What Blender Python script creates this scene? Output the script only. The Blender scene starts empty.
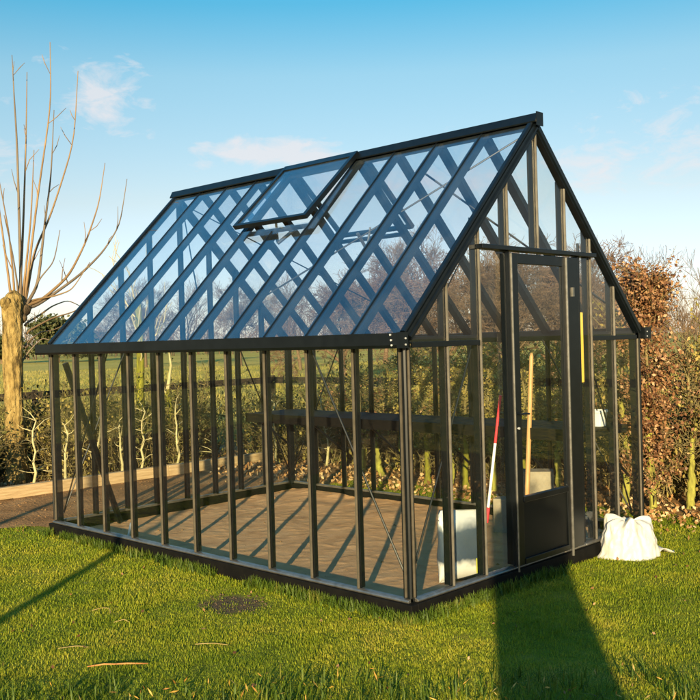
import bpy, math, random
import numpy as np
from mathutils import noise as mn
from mathutils import Vector, Matrix

sc = bpy.context.scene
COL = sc.collection
R = math.radians
rng = np.random.default_rng(11)

# ------------------------------------------------------------------ materials
def newmat(name):
    m = bpy.data.materials.new(name); m.use_nodes = True
    nt = m.node_tree
    return m, nt, nt.nodes['Principled BSDF'], nt.nodes['Material Output']

def noise(nt, scale, detail=4, rough=.55, coord='Object', vec=None, dist=0):
    n = nt.nodes.new('ShaderNodeTexNoise'); n.inputs['Scale'].default_value = scale
    n.inputs['Detail'].default_value = detail; n.inputs['Roughness'].default_value = rough
    n.inputs['Distortion'].default_value = dist
    if vec is None:
        tc = nt.nodes.new('ShaderNodeTexCoord'); vec = tc.outputs[coord]
    nt.links.new(vec, n.inputs['Vector'])
    return n

def ramp(nt, fac, stops):
    r = nt.nodes.new('ShaderNodeValToRGB')
    el = r.color_ramp.elements
    while len(el) < len(stops): el.new(.5)
    for e, (p, c) in zip(el, stops):
        e.position = p; e.color = (*c, 1) if len(c) == 3 else c
    nt.links.new(fac, r.inputs['Fac'])
    return r

def bump(nt, h, b, strength=.4, dist=.01):
    n = nt.nodes.new('ShaderNodeBump'); n.inputs['Strength'].default_value = strength
    n.inputs['Distance'].default_value = dist
    nt.links.new(h, n.inputs['Height']); nt.links.new(n.outputs[0], b.inputs['Normal'])

def simple(name, stops, scale=6, rough=.7, spec=.3, bstr=.3, bscale=None, bdist=.01, stretch=None, metallic=0, detail=5):
    m, nt, b, o = newmat(name)
    vec = None
    if stretch:
        tc = nt.nodes.new('ShaderNodeTexCoord'); mp = nt.nodes.new('ShaderNodeMapping')
        mp.inputs['Scale'].default_value = stretch
        nt.links.new(tc.outputs['Object'], mp.inputs['Vector']); vec = mp.outputs[0]
    n = noise(nt, scale, detail, vec=vec)
    r = ramp(nt, n.outputs['Fac'], stops); nt.links.new(r.outputs[0], b.inputs['Base Color'])
    b.inputs['Roughness'].default_value = rough; b.inputs['Specular IOR Level'].default_value = spec
    b.inputs['Metallic'].default_value = metallic
    if bstr:
        n2 = noise(nt, bscale or scale*3, 5, vec=vec); bump(nt, n2.outputs['Fac'], b, bstr, bdist)
    return m

def island(name, stops, rough=.6, spec=.2, trans=0., pos_noise=None):
    """colour varies from leaf to leaf (or blade to blade), and in drifts over the place"""
    m, nt, b, o = newmat(name)
    g = nt.nodes.new('ShaderNodeNewGeometry')
    fac = g.outputs['Random Per Island']
    if pos_noise:
        n = noise(nt, pos_noise, 6, .62, vec=g.outputs['Position'])
        mr = nt.nodes.new('ShaderNodeMapRange'); mr.inputs[1].default_value = .33; mr.inputs[2].default_value = .67
        nt.links.new(n.outputs['Fac'], mr.inputs[0])
        mx = nt.nodes.new('ShaderNodeMath'); mx.operation = 'MULTIPLY_ADD'
        nt.links.new(fac, mx.inputs[0]); mx.inputs[1].default_value = .36
        m2 = nt.nodes.new('ShaderNodeMath'); m2.operation = 'MULTIPLY'; m2.inputs[1].default_value = .62
        nt.links.new(mr.outputs[0], m2.inputs[0]); nt.links.new(m2.outputs[0], mx.inputs[2])
        fac = mx.outputs[0]
    r = ramp(nt, fac, stops)
    nt.links.new(r.outputs[0], b.inputs['Base Color'])
    b.inputs['Roughness'].default_value = rough; b.inputs['Specular IOR Level'].default_value = spec
    if trans:
        t = nt.nodes.new('ShaderNodeBsdfTranslucent'); nt.links.new(r.outputs[0], t.inputs['Color'])
        mix = nt.nodes.new('ShaderNodeMixShader'); mix.inputs[0].default_value = trans
        nt.links.new(b.outputs[0], mix.inputs[1]); nt.links.new(t.outputs[0], mix.inputs[2])
        nt.links.new(mix.outputs[0], o.inputs['Surface'])
    return m

def make_glass(name, tint, dirt=.012, dirtcol=(.55, .6, .6), n_=1.5):
    m, nt, b, o = newmat(name); nt.nodes.remove(b)
    g = nt.nodes.new('ShaderNodeNewGeometry')
    ior = nt.nodes.new('ShaderNodeMix'); ior.data_type = 'FLOAT'
    ior.inputs[2].default_value = n_; ior.inputs[3].default_value = 1/n_
    nt.links.new(g.outputs['Backfacing'], ior.inputs[0])
    fr = nt.nodes.new('ShaderNodeFresnel'); nt.links.new(ior.outputs[0], fr.inputs['IOR'])
    tr = nt.nodes.new('ShaderNodeBsdfTransparent'); tr.inputs[0].default_value = (*tint, 1)
    gl = nt.nodes.new('ShaderNodeBsdfGlossy'); gl.inputs['Roughness'].default_value = .0
    df = nt.nodes.new('ShaderNodeBsdfDiffuse'); df.inputs[0].default_value = (*dirtcol, 1)
    n = noise(nt, 2.2, 6, .65, vec=g.outputs['Position'])
    mr = nt.nodes.new('ShaderNodeMapRange'); mr.inputs[1].default_value = .4; mr.inputs[2].default_value = .75
    mr.inputs[3].default_value = dirt*.4; mr.inputs[4].default_value = dirt*2.2
    nt.links.new(n.outputs['Fac'], mr.inputs[0])
    m1 = nt.nodes.new('ShaderNodeMixShader'); nt.links.new(mr.outputs[0], m1.inputs[0])
    nt.links.new(tr.outputs[0], m1.inputs[1]); nt.links.new(df.outputs[0], m1.inputs[2])
    m2 = nt.nodes.new('ShaderNodeMixShader'); nt.links.new(fr.outputs[0], m2.inputs[0])
    nt.links.new(m1.outputs[0], m2.inputs[1]); nt.links.new(gl.outputs[0], m2.inputs[2])
    nt.links.new(m2.outputs[0], o.inputs['Surface'])
    return m

M = {}
M['metal'] = simple('anthracite_metal', [(.3, (.0014, .0024, .0034)), (.7, (.003, .0045, .006))], 14, .34, .3, .03, 25, .002)
M['cap'] = simple('sunlit_capping', [(.3, (.052, .044, .031)), (.7, (.082, .069, .05))], 14, .4, .5, .08, 60, .002, metallic=.2)  # sunlit brown of the dark bars put into this capping colour
M['cap_highlight'] = simple('highlight_capping', [(.3, (.10, .09, .075)), (.7, (.16, .145, .12))], 14, .36, .5, .05, 60, .002, metallic=.5)  # thin bar highlights painted as a lighter capping colour
M['plinth'] = simple('black_plinth', [(.3, (.002, .002, .002)), (.7, (.005, .0045, .004))], 9, .7, .1, .2, 40, .003)
M['alu'] = simple('bare_aluminium', [(.3, (.16, .155, .14)), (.7, (.26, .25, .23))], 20, .36, .5, .05, 50, .001, metallic=.85)
M['bolt'] = simple('steel_bolt', [(.3, (.5, .5, .5)), (.7, (.7, .7, .7))], 20, .35, .5, 0, metallic=.6)
M['panel'] = simple('black_panel', [(.3, (.002, .0025, .0025)), (.7, (.004, .0045, .004))], 5, .5, .2, .06, 30, .002)
M['glass'] = make_glass('window_glass', (.982, .99, .98), .0005, n_=1.34)
M['roof_glass'] = make_glass('roof_glass', (.98, .99, .995), .009, (.5, .64, .74), n_=1.72)
M['soil'] = simple('dug_soil', [(.25, (.29, .165, .082)), (.5, (.385, .23, .118)), (.78, (.45, .28, .15))], 5.0, .95, .1, .5, 70, .008, detail=8)
M['clod'] = simple('dark_clod', [(.3, (.13, .068, .028)), (.7, (.25, .14, .06))], 12, .95, .1, .5, 40, .01)
M['dark_earth'] = simple('dark_earth', [(.3, (.05, .036, .022)), (.7, (.10, .07, .042))], 12, .95, .1, .5, 40, .01)
M['path'] = simple('path_soil', [(.25, (.12, .062, .024)), (.55, (.25, .135, .055)), (.8, (.33, .195, .09))], 2.2, .95, .1, .7, 24, .04, detail=9)
M['litter'] = simple('leaf_litter_ground', [(.25, (.06, .04, .018)), (.5, (.20, .115, .045)), (.75, (.32, .18, .07))], 7, .95, .1, .9, 30, .06, detail=9)
M['field'] = simple('field_grass', [(.3, (.26, .225, .045)), (.5, (.37, .29, .065)), (.72, (.45, .33, .09))], .14, .95, .1, .6, 2.5, .2, detail=10)
M['sleeper'] = simple('pale_timber', [(.3, (.25, .17, .085)), (.6, (.36, .26, .145)), (.8, (.42, .32, .19))], 3, .8, .2, .4, 8, .01, stretch=(14, 1.2, 14))
M['willow'] = simple('willow_bark', [(.3, (.03, .021, .009)), (.47, (.18, .125, .043)), (.75, (.31, .225, .085))], 7, .9, .1, 1, 10, .07, stretch=(1.8, 1.8, .8), detail=8)
M['wound'] = simple('dark_knob_bark', [(.3, (.03, .022, .014)), (.7, (.10, .07, .04))], 9, .95, .1, 1, 18, .03)
M['shoot'] = simple('willow_shoot', [(.3, (.12, .07, .03)), (.7, (.22, .14, .065))], 2, .6, .25, .2, 30, .003)
M['greyshoot'] = simple('grey_shoot', [(.3, (.085, .062, .042)), (.7, (.15, .115, .08))], 2, .7, .2, .2, 30, .003)
M['twig'] = simple('bare_twig', [(.3, (.075, .05, .03)), (.7, (.16, .105, .065))], .8, .8, .15, 0)
M['redtwig'] = simple('reddish_twig', [(.3, (.085, .05, .032)), (.7, (.16, .10, .065))], .8, .8, .15, 0)
M['palestem'] = simple('pale_stem', [(.3, (.22, .20, .09)), (.7, (.42, .36, .20))], 8, .8, .2, .4, 30, .006)
M['moss'] = simple('mossy_bark', [(.3, (.08, .07, .02)), (.5, (.20, .19, .04)), (.72, (.29, .28, .055))], 13, .95, .05, .8, 20, .02, stretch=(1, 1, .35))
M['moss_bright'] = simple('bright_mossy_bark', [(.25, (.06, .05, .02)), (.5, (.15, .145, .018)), (.75, (.23, .22, .03))], 13, .95, .05, .8, 20, .02, stretch=(1, 1, .35))
M['brushstem'] = simple('brush_stem', [(.3, (.07, .055, .025)), (.7, (.20, .16, .07))], 3, .9, .1, 0)
M['brownleaf'] = island('dry_beech_leaf', [(0, (.08, .034, .016)), (.4, (.17, .078, .034)), (.75, (.26, .135, .06)), (1, (.40, .25, .13))], .55, .3, .25)
M['paleleaf'] = island('olive_leaf', [(0, (.11, .085, .02)), (.5, (.24, .20, .045)), (1, (.40, .29, .09))], .6, .25, .3)
M['oliveleaf'] = island('dark_olive_leaf', [(0, (.03, .034, .008)), (.5, (.085, .085, .02)), (1, (.18, .14, .04))], .6, .25, .25)
M['litterleaf'] = island('fallen_leaf', [(0, (.13, .06, .02)), (.5, (.30, .16, .06)), (1, (.50, .36, .20))], .7, .2, .1)
M['conifer'] = island('evergreen_leaf', [(0, (.02, .028, .01)), (.5, (.045, .055, .018)), (1, (.08, .075, .03))], .7, .2, .1)
M['grass'] = island('lawn_blade', [(0, (.06, .095, .004)), (.30, (.145, .195, .009)), (.56, (.265, .28, .017)), (.82, (.37, .315, .038)), (1, (.46, .34, .09))], .6, .2, .4, pos_noise=1.1)
M['fieldblade'] = island('field_blade', [(0, (.13, .14, .025)), (.5, (.27, .235, .06)), (1, (.42, .32, .12))], .7, .15, .3, pos_noise=.3)
M['tallgrass'] = island('tall_blade', [(0, (.025, .05, .005)), (.6, (.075, .115, .010)), (1, (.21, .18, .035))], .55, .25, .35, pos_noise=3.)
M['leafyellow'] = island('yellowed_leaf', [(0, (.22, .09, .015)), (.5, (.40, .22, .035)), (1, (.46, .34, .12))], .5, .3, .2)
M['straw'] = simple('dry_straw', [(.3, (.20, .13, .05)), (.7, (.30, .22, .10))], 12, .7, .2, 0)
M['orange_stick'] = simple('orange_stick', [(.3, (.25, .10, .03)), (.7, (.34, .16, .05))], 12, .6, .2, .2)
M['rail'] = simple('weathered_rail', [(.3, (.02, .016, .012)), (.7, (.05, .04, .028))], 5, .9, .1, .5, 20, .01, stretch=(.6, .6, 4))
M['handle_wood'] = simple('ash_handle_wood', [(.3, (.33, .18, .075)), (.7, (.45, .27, .12))], 8, .5, .3, .15, 20, .003, stretch=(6, 6, .6))
M['yellow_wood'] = simple('yellow_wood', [(.3, (.58, .36, .05)), (.7, (.72, .49, .09))], 8, .5, .3, .1, 20, .003, stretch=(6, 6, .6))
M['concrete'] = simple('pale_concrete', [(.3, (.17, .15, .11)), (.7, (.25, .225, .17))], 9, .9, .15, .4, 60, .006)
M['white_plastic'] = simple('white_plastic', [(.3, (.45, .45, .43)), (.7, (.55, .55, .53))], 6, .4, .4, .25, 8, .02)
M['film'] = simple('white_film', [(.3, (.36, .345, .31)), (.7, (.44, .42, .38))], 4, .38, .45, .5, 7, .03)
M['red'] = simple('red_paint', [(.3, (.45, .02, .035)), (.7, (.58, .035, .05))], 12, .45, .4, 0)
M['whitepaint'] = simple('white_paint', [(.3, (.66, .64, .60)), (.7, (.78, .76, .72))], 12, .5, .35, 0)

# ------------------------------------------------------------------ mesh helpers
class MB:
    def __init__(s): s.v = []; s.f = []; s.mi = []
    def add(s, verts, faces, mi=0):
        o = len(s.v); s.v += [tuple(v) for v in verts]
        for f in faces: s.f.append([o+i for i in f]); s.mi.append(mi)
    def box(s, lo, hi, mi=0):
        (x0, y0, z0), (x1, y1, z1) = lo, hi
        s.add([(x0,y0,z0),(x1,y0,z0),(x1,y1,z0),(x0,y1,z0),(x0,y0,z1),(x1,y0,z1),(x1,y1,z1),(x0,y1,z1)],
              [(3,2,1,0),(4,5,6,7),(0,1,5,4),(1,2,6,5),(2,3,7,6),(3,0,4,7)], mi)
    def sweep(s, prof, a, b, X, Y, mi=0, cut=None):
        """extrude a 2-D profile (list of (x,y) along axes X,Y) from a to b"""
        a, b, X, Y = Vector(a), Vector(b), Vector(X), Vector(Y)
        n = len(prof)
        va = [a + X*p[0] + Y*p[1] for p in prof]; vb = [b + X*p[0] + Y*p[1] for p in prof]
        if X.cross(Y).dot(b-a) < 0: va.reverse(); vb.reverse()
        s.add(va+vb, [tuple(range(n-1, -1, -1)), tuple(range(n, 2*n))] + [(i, (i+1) % n, n+(i+1) % n, n+i) for i in range(n)], mi)
    def prism(s, poly, axis, t0, t1, mi=0):
        """polygon in the plane normal to axis, given thickness t0..t1 along it"""
        n = len(poly)
        def mk(t): return [tuple(np.insert(np.array(p, float), axis, t)) for p in poly]
        va, vb = mk(t0), mk(t1)
        s.add(va+vb, [tuple(range(n-1, -1, -1)), tuple(range(n, 2*n))] + [(i, (i+1) % n, n+(i+1) % n, n+i) for i in range(n)], mi)
    def tube(s, pts, rad, n=8, mi=0):
        pts = [Vector(p) for p in pts]; rad = rad if hasattr(rad, '__len__') else [rad]*len(pts)
        o = len(s.v); up = None
        for i, p in enumerate(pts):
            d = (pts[min(i+1, len(pts)-1)] - pts[max(i-1, 0)]).normalized()
            u = d.orthogonal().normalized() if up is None else (up - d*up.dot(d)).normalized()
            up = u; w = d.cross(u)
            for k in range(n):
                t = 2*math.pi*k/n; s.v.append(tuple(p + (u*math.cos(t)+w*math.sin(t))*rad[i]))
        for i in range(len(pts)-1):
            for k in range(n):
                a, b = o+i*n+k, o+i*n+(k+1) % n
                s.f.append([a, b, b+n, a+n]); s.mi.append(mi)
        s.f.append([o+k for k in range(n-1, -1, -1)]); s.mi.append(mi)
        e = o+(len(pts)-1)*n; s.f.append([e+k for k in range(n)]); s.mi.append(mi)
    def build(s, name, mats, parent=None, smooth=False, bevel=0, loc=None):
        me = bpy.data.meshes.new(name); me.from_pydata(s.v, [], s.f)
        mats = mats if isinstance(mats, (list, tuple)) else [mats]
        for m in mats: me.materials.append(m)
        if len(mats) > 1: me.polygons.foreach_set('material_index', s.mi)
        if smooth: me.polygons.foreach_set('use_smooth', [True]*len(me.polygons))
        me.update()
        return link(name, me, parent, bevel, loc)

def link(name, me, parent=None, bevel=0, loc=None):
    o = bpy.data.objects.new(name, me); COL.objects.link(o)
    if parent: o.parent = parent
    if loc: o.location = loc
    if bevel:
        b = o.modifiers.new('bevel', 'BEVEL'); b.width = bevel; b.segments = 2; b.limit_method = 'ANGLE'; b.angle_limit = R(40)
    return o

def npmesh(name, V, F, mat, parent=None, smooth=False, loc=None):
    """V (n,3); F (m,k) all polygons with k corners"""
    me = bpy.data.meshes.new(name); V = np.asarray(V, np.float32); F = np.asarray(F, np.int32)
    me.vertices.add(len(V)); me.vertices.foreach_set('co', V.ravel())
    k = F.shape[1]; me.loops.add(F.size); me.loops.foreach_set('vertex_index', F.ravel())
    me.polygons.add(len(F)); me.polygons.foreach_set('loop_start', np.arange(0, F.size, k, dtype=np.int32))
    try: me.polygons.foreach_set('loop_total', np.full(len(F), k, np.int32))
    except Exception: pass
    me.materials.append(mat)
    if smooth: me.polygons.foreach_set('use_smooth', np.ones(len(F), bool))
    me.update(calc_edges=True); me.validate()
    return link(name, me, parent, 0, loc)

def segs_mesh(S, n):
    """S rows: p0(3) p1(3) r0 r1 -> quads of n-sided prisms"""
    S = np.asarray(S, float); p0, p1, r0, r1 = S[:, :3], S[:, 3:6], S[:, 6], S[:, 7]
    d = p1-p0; d /= np.linalg.norm(d, axis=1)[:, None]+1e-9
    ref = np.where(np.abs(d[:, 2:3]) > .9, [[1., 0, 0]], [[0, 0, 1.]])
    u = np.cross(d, ref); u /= np.linalg.norm(u, axis=1)[:, None]+1e-9; w = np.cross(d, u)
    t = np.arange(n)*2*np.pi/n
    ring = u[:, None]*np.cos(t)[None, :, None] + w[:, None]*np.sin(t)[None, :, None]
    A = p0[:, None]+ring*r0[:, None, None]; B = p1[:, None]+ring*r1[:, None, None]
    V = np.concatenate([A, B], 1).reshape(-1, 3)
    k = np.arange(n); f = np.stack([k, (k+1) % n, n+(k+1) % n, n+k], 1)
    F = (np.arange(len(S))[:, None, None]*2*n + f[None]).reshape(-1, 4)
    return V, F

def leaves_mesh(P, size, rg, up=0.3, aspect=.6):
    """pointed leaf-sized quads with a fold"""
    n = len(P); P = np.asarray(P, float)
    a = rg.normal(size=(n, 3)); a /= np.linalg.norm(a, axis=1)[:, None]
    b = rg.normal(size=(n, 3)); b -= a*(a*b).sum(1)[:, None]; b /= np.linalg.norm(b, axis=1)[:, None]
    s = (size*rg.uniform(.6, 1.3, n))[:, None]
    V = np.stack([P-a*s*.5, P+b*s*aspect*.5, P+a*s*.5, P-b*s*aspect*.5], 1).reshape(-1, 3)
    F = np.arange(4*n).reshape(-1, 4)
    return V, F

def tag(o, label=None, cat=None, group=None, kind=None):
    if label: o['label'] = label
    if cat: o['category'] = cat
    if group: o['group'] = group
    if kind: o['kind'] = kind
    return o

def empty(name, loc, label, cat, group=None, rz=0):
    o = bpy.data.objects.new(name, None); COL.objects.link(o); o.location = loc; o.rotation_euler = (0, 0, rz)
    o.empty_display_size = .2
    return tag(o, label, cat, group)

def dup(root, loc, rz=0, scale=(1, 1, 1), label=None):
    r = root.copy(); COL.objects.link(r); r.location = loc; r.rotation_euler = (0, 0, rz); r.scale = scale
    if label: r['label'] = label
    for ch in list(root.children):
        c = ch.copy(); COL.objects.link(c); c.parent = r
        for g in list(ch.children):
            d = g.copy(); COL.objects.link(d); d.parent = c
    return r

# ------------------------------------------------------------------ greenhouse
S = .45669; NB = 10; L = S*NB; W = 3.1195; HW = W/2
ZS = .125; ZE = 1.75; ZG = 1.845; ZR = 3.43
sl = math.hypot(HW, ZR-ZG); cs, sn = HW/sl, (ZR-ZG)/sl

gh = empty('greenhouse', (0, 0, 0), 'tall anthracite metal glasshouse with steep glass roof standing on the lawn', 'greenhouse')

def cap_profile(w, d):      # rounded outer capping of a glazing bar (x across, y outward)
    h = w/2
    return [(-h, 0), (h, 0), (h, d*.45), (h*.62, d), (-h*.62, d), (-h, d*.45)]

def bar(name, a, b, X, Y, w=.028, out=.014, inn=.04, web=.016, cap='cap', cw=.016):
    """a,b run in the glass plane; Y points outdoors"""
    mb = MB(); mb.sweep(cap_profile(cw or w, out), Vector(a)+Vector(Y)*.0035, Vector(b)+Vector(Y)*.0035, X, Y)
    mb.sweep([(-web/2, -inn), (web/2, -inn), (web/2, -.0035), (-web/2, -.0035)], a, b, X, Y)
    mb.sweep([(-w*.42, -inn-.005), (w*.42, -inn-.005), (w*.42, -inn-.0005), (-w*.42, -inn-.0005)], a, b, X, Y)
    mb.sweep([(-w*.56, -.0155), (w*.56, -.0155), (w*.56, -.0036), (-w*.56, -.0036)], a, b, X, Y)
    mb.mi[:len(mb.mi)] = [1]*8 + [0]*(len(mb.mi)-8)
    return mb.build(name, [M['metal'], M[cap]], gh)

# plinth
for lo, hi in [((-L-.045, -.045, -.03), (.045, .02, .105)), ((-L-.045, W-.02, -.03), (.045, W+.045, .105)),
               ((-.02, .0205, -.03), (.045, W-.0205, .105)), ((-L-.045, .0205, -.03), (-L+.02, W-.0205, .105))]:
    mb = MB(); mb.box(lo, hi); mb.build('base_plinth', M['plinth'], gh, bevel=.004)
# sill rails: a bright rounded aluminium lip
rp = [(-.022, 0), (.024, 0), (.028, .01), (.022, .02), (.004, .025), (-.022, .026)]
def rail(name, a, b, X, mat='alu'):
    mb = MB(); mb.sweep(rp, a, b, X, (0, 0, 1)); mb.build(name, M[mat], gh, bevel=.003)
rail('sill_rail', (-L, 0, .107), (0, 0, .107), (0, -1, 0)); rail('sill_rail', (-L, W, .107), (0, W, .107), (0, 1, 0))
rail('sill_rail', (0, .04, .107), (0, 1.15, .107), (1, 0, 0)); rail('sill_rail', (0, 2.13, .107), (0, W-.04, .107), (1, 0, 0))
rail('sill_rail', (-L, .04, .107), (-L, W-.04, .107), (-1, 0, 0))
rail('door_threshold', (0, 1.154, .107), (0, 2.126, .107), (1, 0, 0), 'alu')
# corner posts
for x, y, dx, dy in [(0, 0, 1, -1), (0, W, 1, 1), (-L, 0, -1, -1), (-L, W, -1, 1)]:
    mb = MB()
    mb.box((min(x, x-dx*.06), min(y, y-dy*.06), .1), (max(x, x-dx*.06), max(y, y-dy*.06), ZG))
    mb.sweep(cap_profile(.014, .014), (x+dx*.001, y-dy*.032, .1395), (x+dx*.001, y-dy*.032, ZE), (0, 1, 0), (dx, 0, 0))
    mb.sweep(cap_profile(.014, .014), (x-dx*.034, y+dy*.001, .1395), (x-dx*.034, y+dy*.001, ZE), (1, 0, 0), (0, dy, 0))
    mb.sweep(cap_profile(.022, .012), (x+dx*.0005, y+dy*.0005, .1395), (x+dx*.0005, y+dy*.0005, ZE), Vector((dx, -dy, 0)).normalized(), Vector((dx, dy, 0)).normalized())
    mb.mi = [0]*6+[1]*16+[0]*(len(mb.mi)-22); mb.build('corner_post', [M['metal'], M['cap']], gh)
# side walls: bars and panes
for yy, dy in [(0, -1), (W, 1)]:
    for i in range(1, NB):
        bar('wall_bar', (-i*S, yy, .132), (-i*S, yy, ZE+.02), (1, 0, 0), (0, dy, 0))
    for i in range(NB):
        x1 = -i*S-(.062 if i == 0 else .0125); x0 = -(i+1)*S+(.062 if i == NB-1 else .0125)
        mb = MB(); mb.box((x0, yy-.002, .14), (x1, yy+.002, ZE)); mb.build('wall_pane', M['glass'], gh)
# gutters (a box with an open top) with corner bolts
for yy, dy in [(0, -1), (W, 1)]:
    y0, y1 = yy+dy*.02, yy+dy*.115
    pr_ = [(0, 0), (.095, 0), (.108, .02), (.108, .098), (.098, .098), (.098, .012), (.012, .012), (.012, .098), (0, .098)]
    mb = MB(); mb.sweep(pr_, (-L-.045, y0, ZE-.002), (.05, y0, ZE-.002), (0, dy, 0), (0, 0, 1))
    mb.box((.0505, min(y0, y0+dy*.108), ZE-.002), (.056, max(y0, y0+dy*.108), ZE+.099)); mb.box((-L-.051, min(y0, y0+dy*.108), ZE-.002), (-L-.0455, max(y0, y0+dy*.108), ZE+.099))
    g = mb.build('gutter', M['metal'], gh)
    mb = MB(); mb.box((-L, min(yy-dy*.05, yy+dy*.0195), ZE+.002), (0, max(yy-dy*.05, yy+dy*.0195), ZE+.06)); mb.build('eave_plate', M['metal'], gh)
    for (bx, bz) in [(.012, .018), (.008, .05), (.002, .084)]:
        mb = MB(); yb = y0+dy*.1085; mb.tube([(bx, yb, ZE+bz), (bx, yb+dy*.006, ZE+bz)], .0065, 8); mb.build('bolt', M['bolt'], g)
    for (by, bz) in [(.03, .02), (.03, .06)]:
        mb = MB(); mb.tube([(.0565, y0+dy*by, ZE+bz), (.062, y0+dy*by, ZE+bz)], .0065, 8); mb.build('bolt', M['bolt'], g)

# gables
def ztop(y): return ZG + min(y, W-y)/HW*(ZR-ZG)
b1, b2 = .436, .808; b6, b7 = W-b2, W-b1; d0, d1 = 1.165, 1.945; HD = 2.43
def gbar(x, dx, y, z0, z1, **k): bar('gable_bar', (x, y, z0), (x, y, z1), (0, 1, 0), (dx, 0, 0), w=.036, inn=.055, cap='cap_highlight', cw=.012, out=.016, **k)
for y in (b1, b2, b6, b7): gbar(0, 1, y, .132, ztop(y)-.02)
for y in (d0, HW, d1): gbar(0, 1, y, HD+.03, ztop(y)-.03)
for y in (b1, b2, d0, HW, d1, b6, b7): gbar(-L, -1, y, .132, ztop(y)-.02)
def gpane(x, ya, yb, z0, z1=None):
    ya += .0125; yb -= .0125
    if z1 is None:
        poly = [(ya, z0), (yb, z0), (yb, ztop(yb)-.01)] + ([(HW, ztop(HW)-.01)] if ya < HW-.02 and yb > HW+.02 else []) + [(ya, ztop(ya)-.01)]
    else: poly = [(ya, z0), (yb, z0), (yb, z1), (ya, z1)]
    mb = MB(); mb.prism(poly, 0, x-.002, x+.002); mb.build('gable_pane', M['glass'], gh)
e0, e1 = .05, W-.05
for a, b in [(e0, b1), (b1, b2), (b6, b7), (b7, e1)]: gpane(0, a, b, .14)
gpane(0, b2, d0-.01, .14, HD-.01); gpane(0, 2.135, b6, .14, HD-.01)
for a, b in [(b2, d0), (d0, HW), (HW, d1), (d1, b6)]: gpane(0, a, b, HD+.03)
ys = [e0, b1, b2, d0, HW, d1, b6, b7, e1]
for a, b in zip(ys[:-1], ys[1:]): gpane(-L, a, b, .14)
# eave rails of the gables
for x, dx, ya, yb in [(0, 1, .062, b2-.02), (0, 1, b6+.02, W-.062), (-L, -1, .062, W-.062)]:
    mb = MB(); mb.box((min(x+dx*.004, x+dx*.021), ya, ZE-.002), (max(x+dx*.004, x+dx*.021), yb, ZE+.034))
    mb.box((min(x-dx*.004, x-dx*.05), ya, ZE+.03), (max(x-dx*.004, x-dx*.05), yb, ZE+.07)); mb.build('gable_rail', M['metal'], gh, bevel=.002)
# header above the door, the sliding track
mb = MB(); mb.box((.0045, b2-.02, HD-.008), (.062, b6+.02, HD+.024)); mb.box((-.045, b2, HD-.006), (-.0035, b6, HD+.02)); mb.build('door_header', M['metal'], gh, bevel=.003)
# post beside the door, full height
for ya, yb, x1 in [(1.136, 1.166, .02), (2.10, 2.13, .02)]:
    mb = MB(); mb.box((-.045, ya, .1395), (x1, yb, HD-.009)); mb.build('door_post', M['metal'], gh, bevel=.003)
# door leaf, hung proud of the gable
door = bpy.data.objects.new('door', None); COL.objects.link(door); door.parent = gh; door.location = (.025, -.06, 0); door.empty_display_size = .2
def dpart(name, lo, hi, mat, bev=.003):
    mb = MB(); mb.box(lo, hi); return mb.build(name, M[mat], door, bevel=bev)
DX0, DX1 = .0, .036
dpart('stile', (DX0, 1.168, .1395), (DX1, 1.272, 2.405), 'metal'); dpart('stile', (DX0, 1.935, .1395), (DX1, 2.098, 2.405), 'metal')
dpart('stile', (DX0, 1.875, .1395), (DX1-.004, 1.912, 2.405), 'metal')
mb = MB(); mb.sweep(cap_profile(.015, .018), (DX1-.006, 1.9235, .085), (DX1-.006, 1.9235, 2.40), (0, 1, 0), (1, 0, 0)); mb.build('door_strip', M['alu'], door)
mb = MB(); mb.sweep(cap_profile(.011, .012), (DX1, 1.182, .10), (DX1, 1.182, 2.40), (0, 1, 0), (1, 0, 0)); mb.build('door_strip', M['alu'], door)
dpart('rail', (DX0+.001, 1.2725, 2.33), (DX1-.001, 1.8745, 2.404), 'metal'); dpart('rail', (DX0+.001, 1.2725, .59), (DX1+.008, 1.8745, .632), 'metal')
dpart('rail', (DX0+.001, 1.2725, .1395), (DX1+.006, 1.8745, .18), 'metal')
dpart('kick_panel', (DX0+.01, 1.2725, .1805), (DX0+.024, 1.8745, .5895), 'panel', 0)
mb = MB(); mb.box((.016, 1.2725, .6325), (.020, 1.8745, 2.3295)); mb.build('door_pane', M['glass'], door)
mb = MB(); mb.box((DX1, 1.2, 1.10), (DX1+.006, 1.235, 1.27)); mb.tube([(DX1+.006, 1.218, 1.24), (DX1+.04, 1.218, 1.24), (DX1+.04, 1.275, 1.24), (DX1+.04, 1.31, 1.235)], .008, 8)
mb.build('door_handle', M['metal'], door)
mb = MB(); mb.tube([(DX1+.0062, 1.218, 1.135), (DX1+.016, 1.218, 1.135)], .009, 10); mb.build('lock', M['bolt'], door)
mb = MB(); mb.box((DX1, 2.0, 2.10), (DX1+.012, 2.022, 2.17)); mb.build('door_catch', M['alu'], door)

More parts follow.
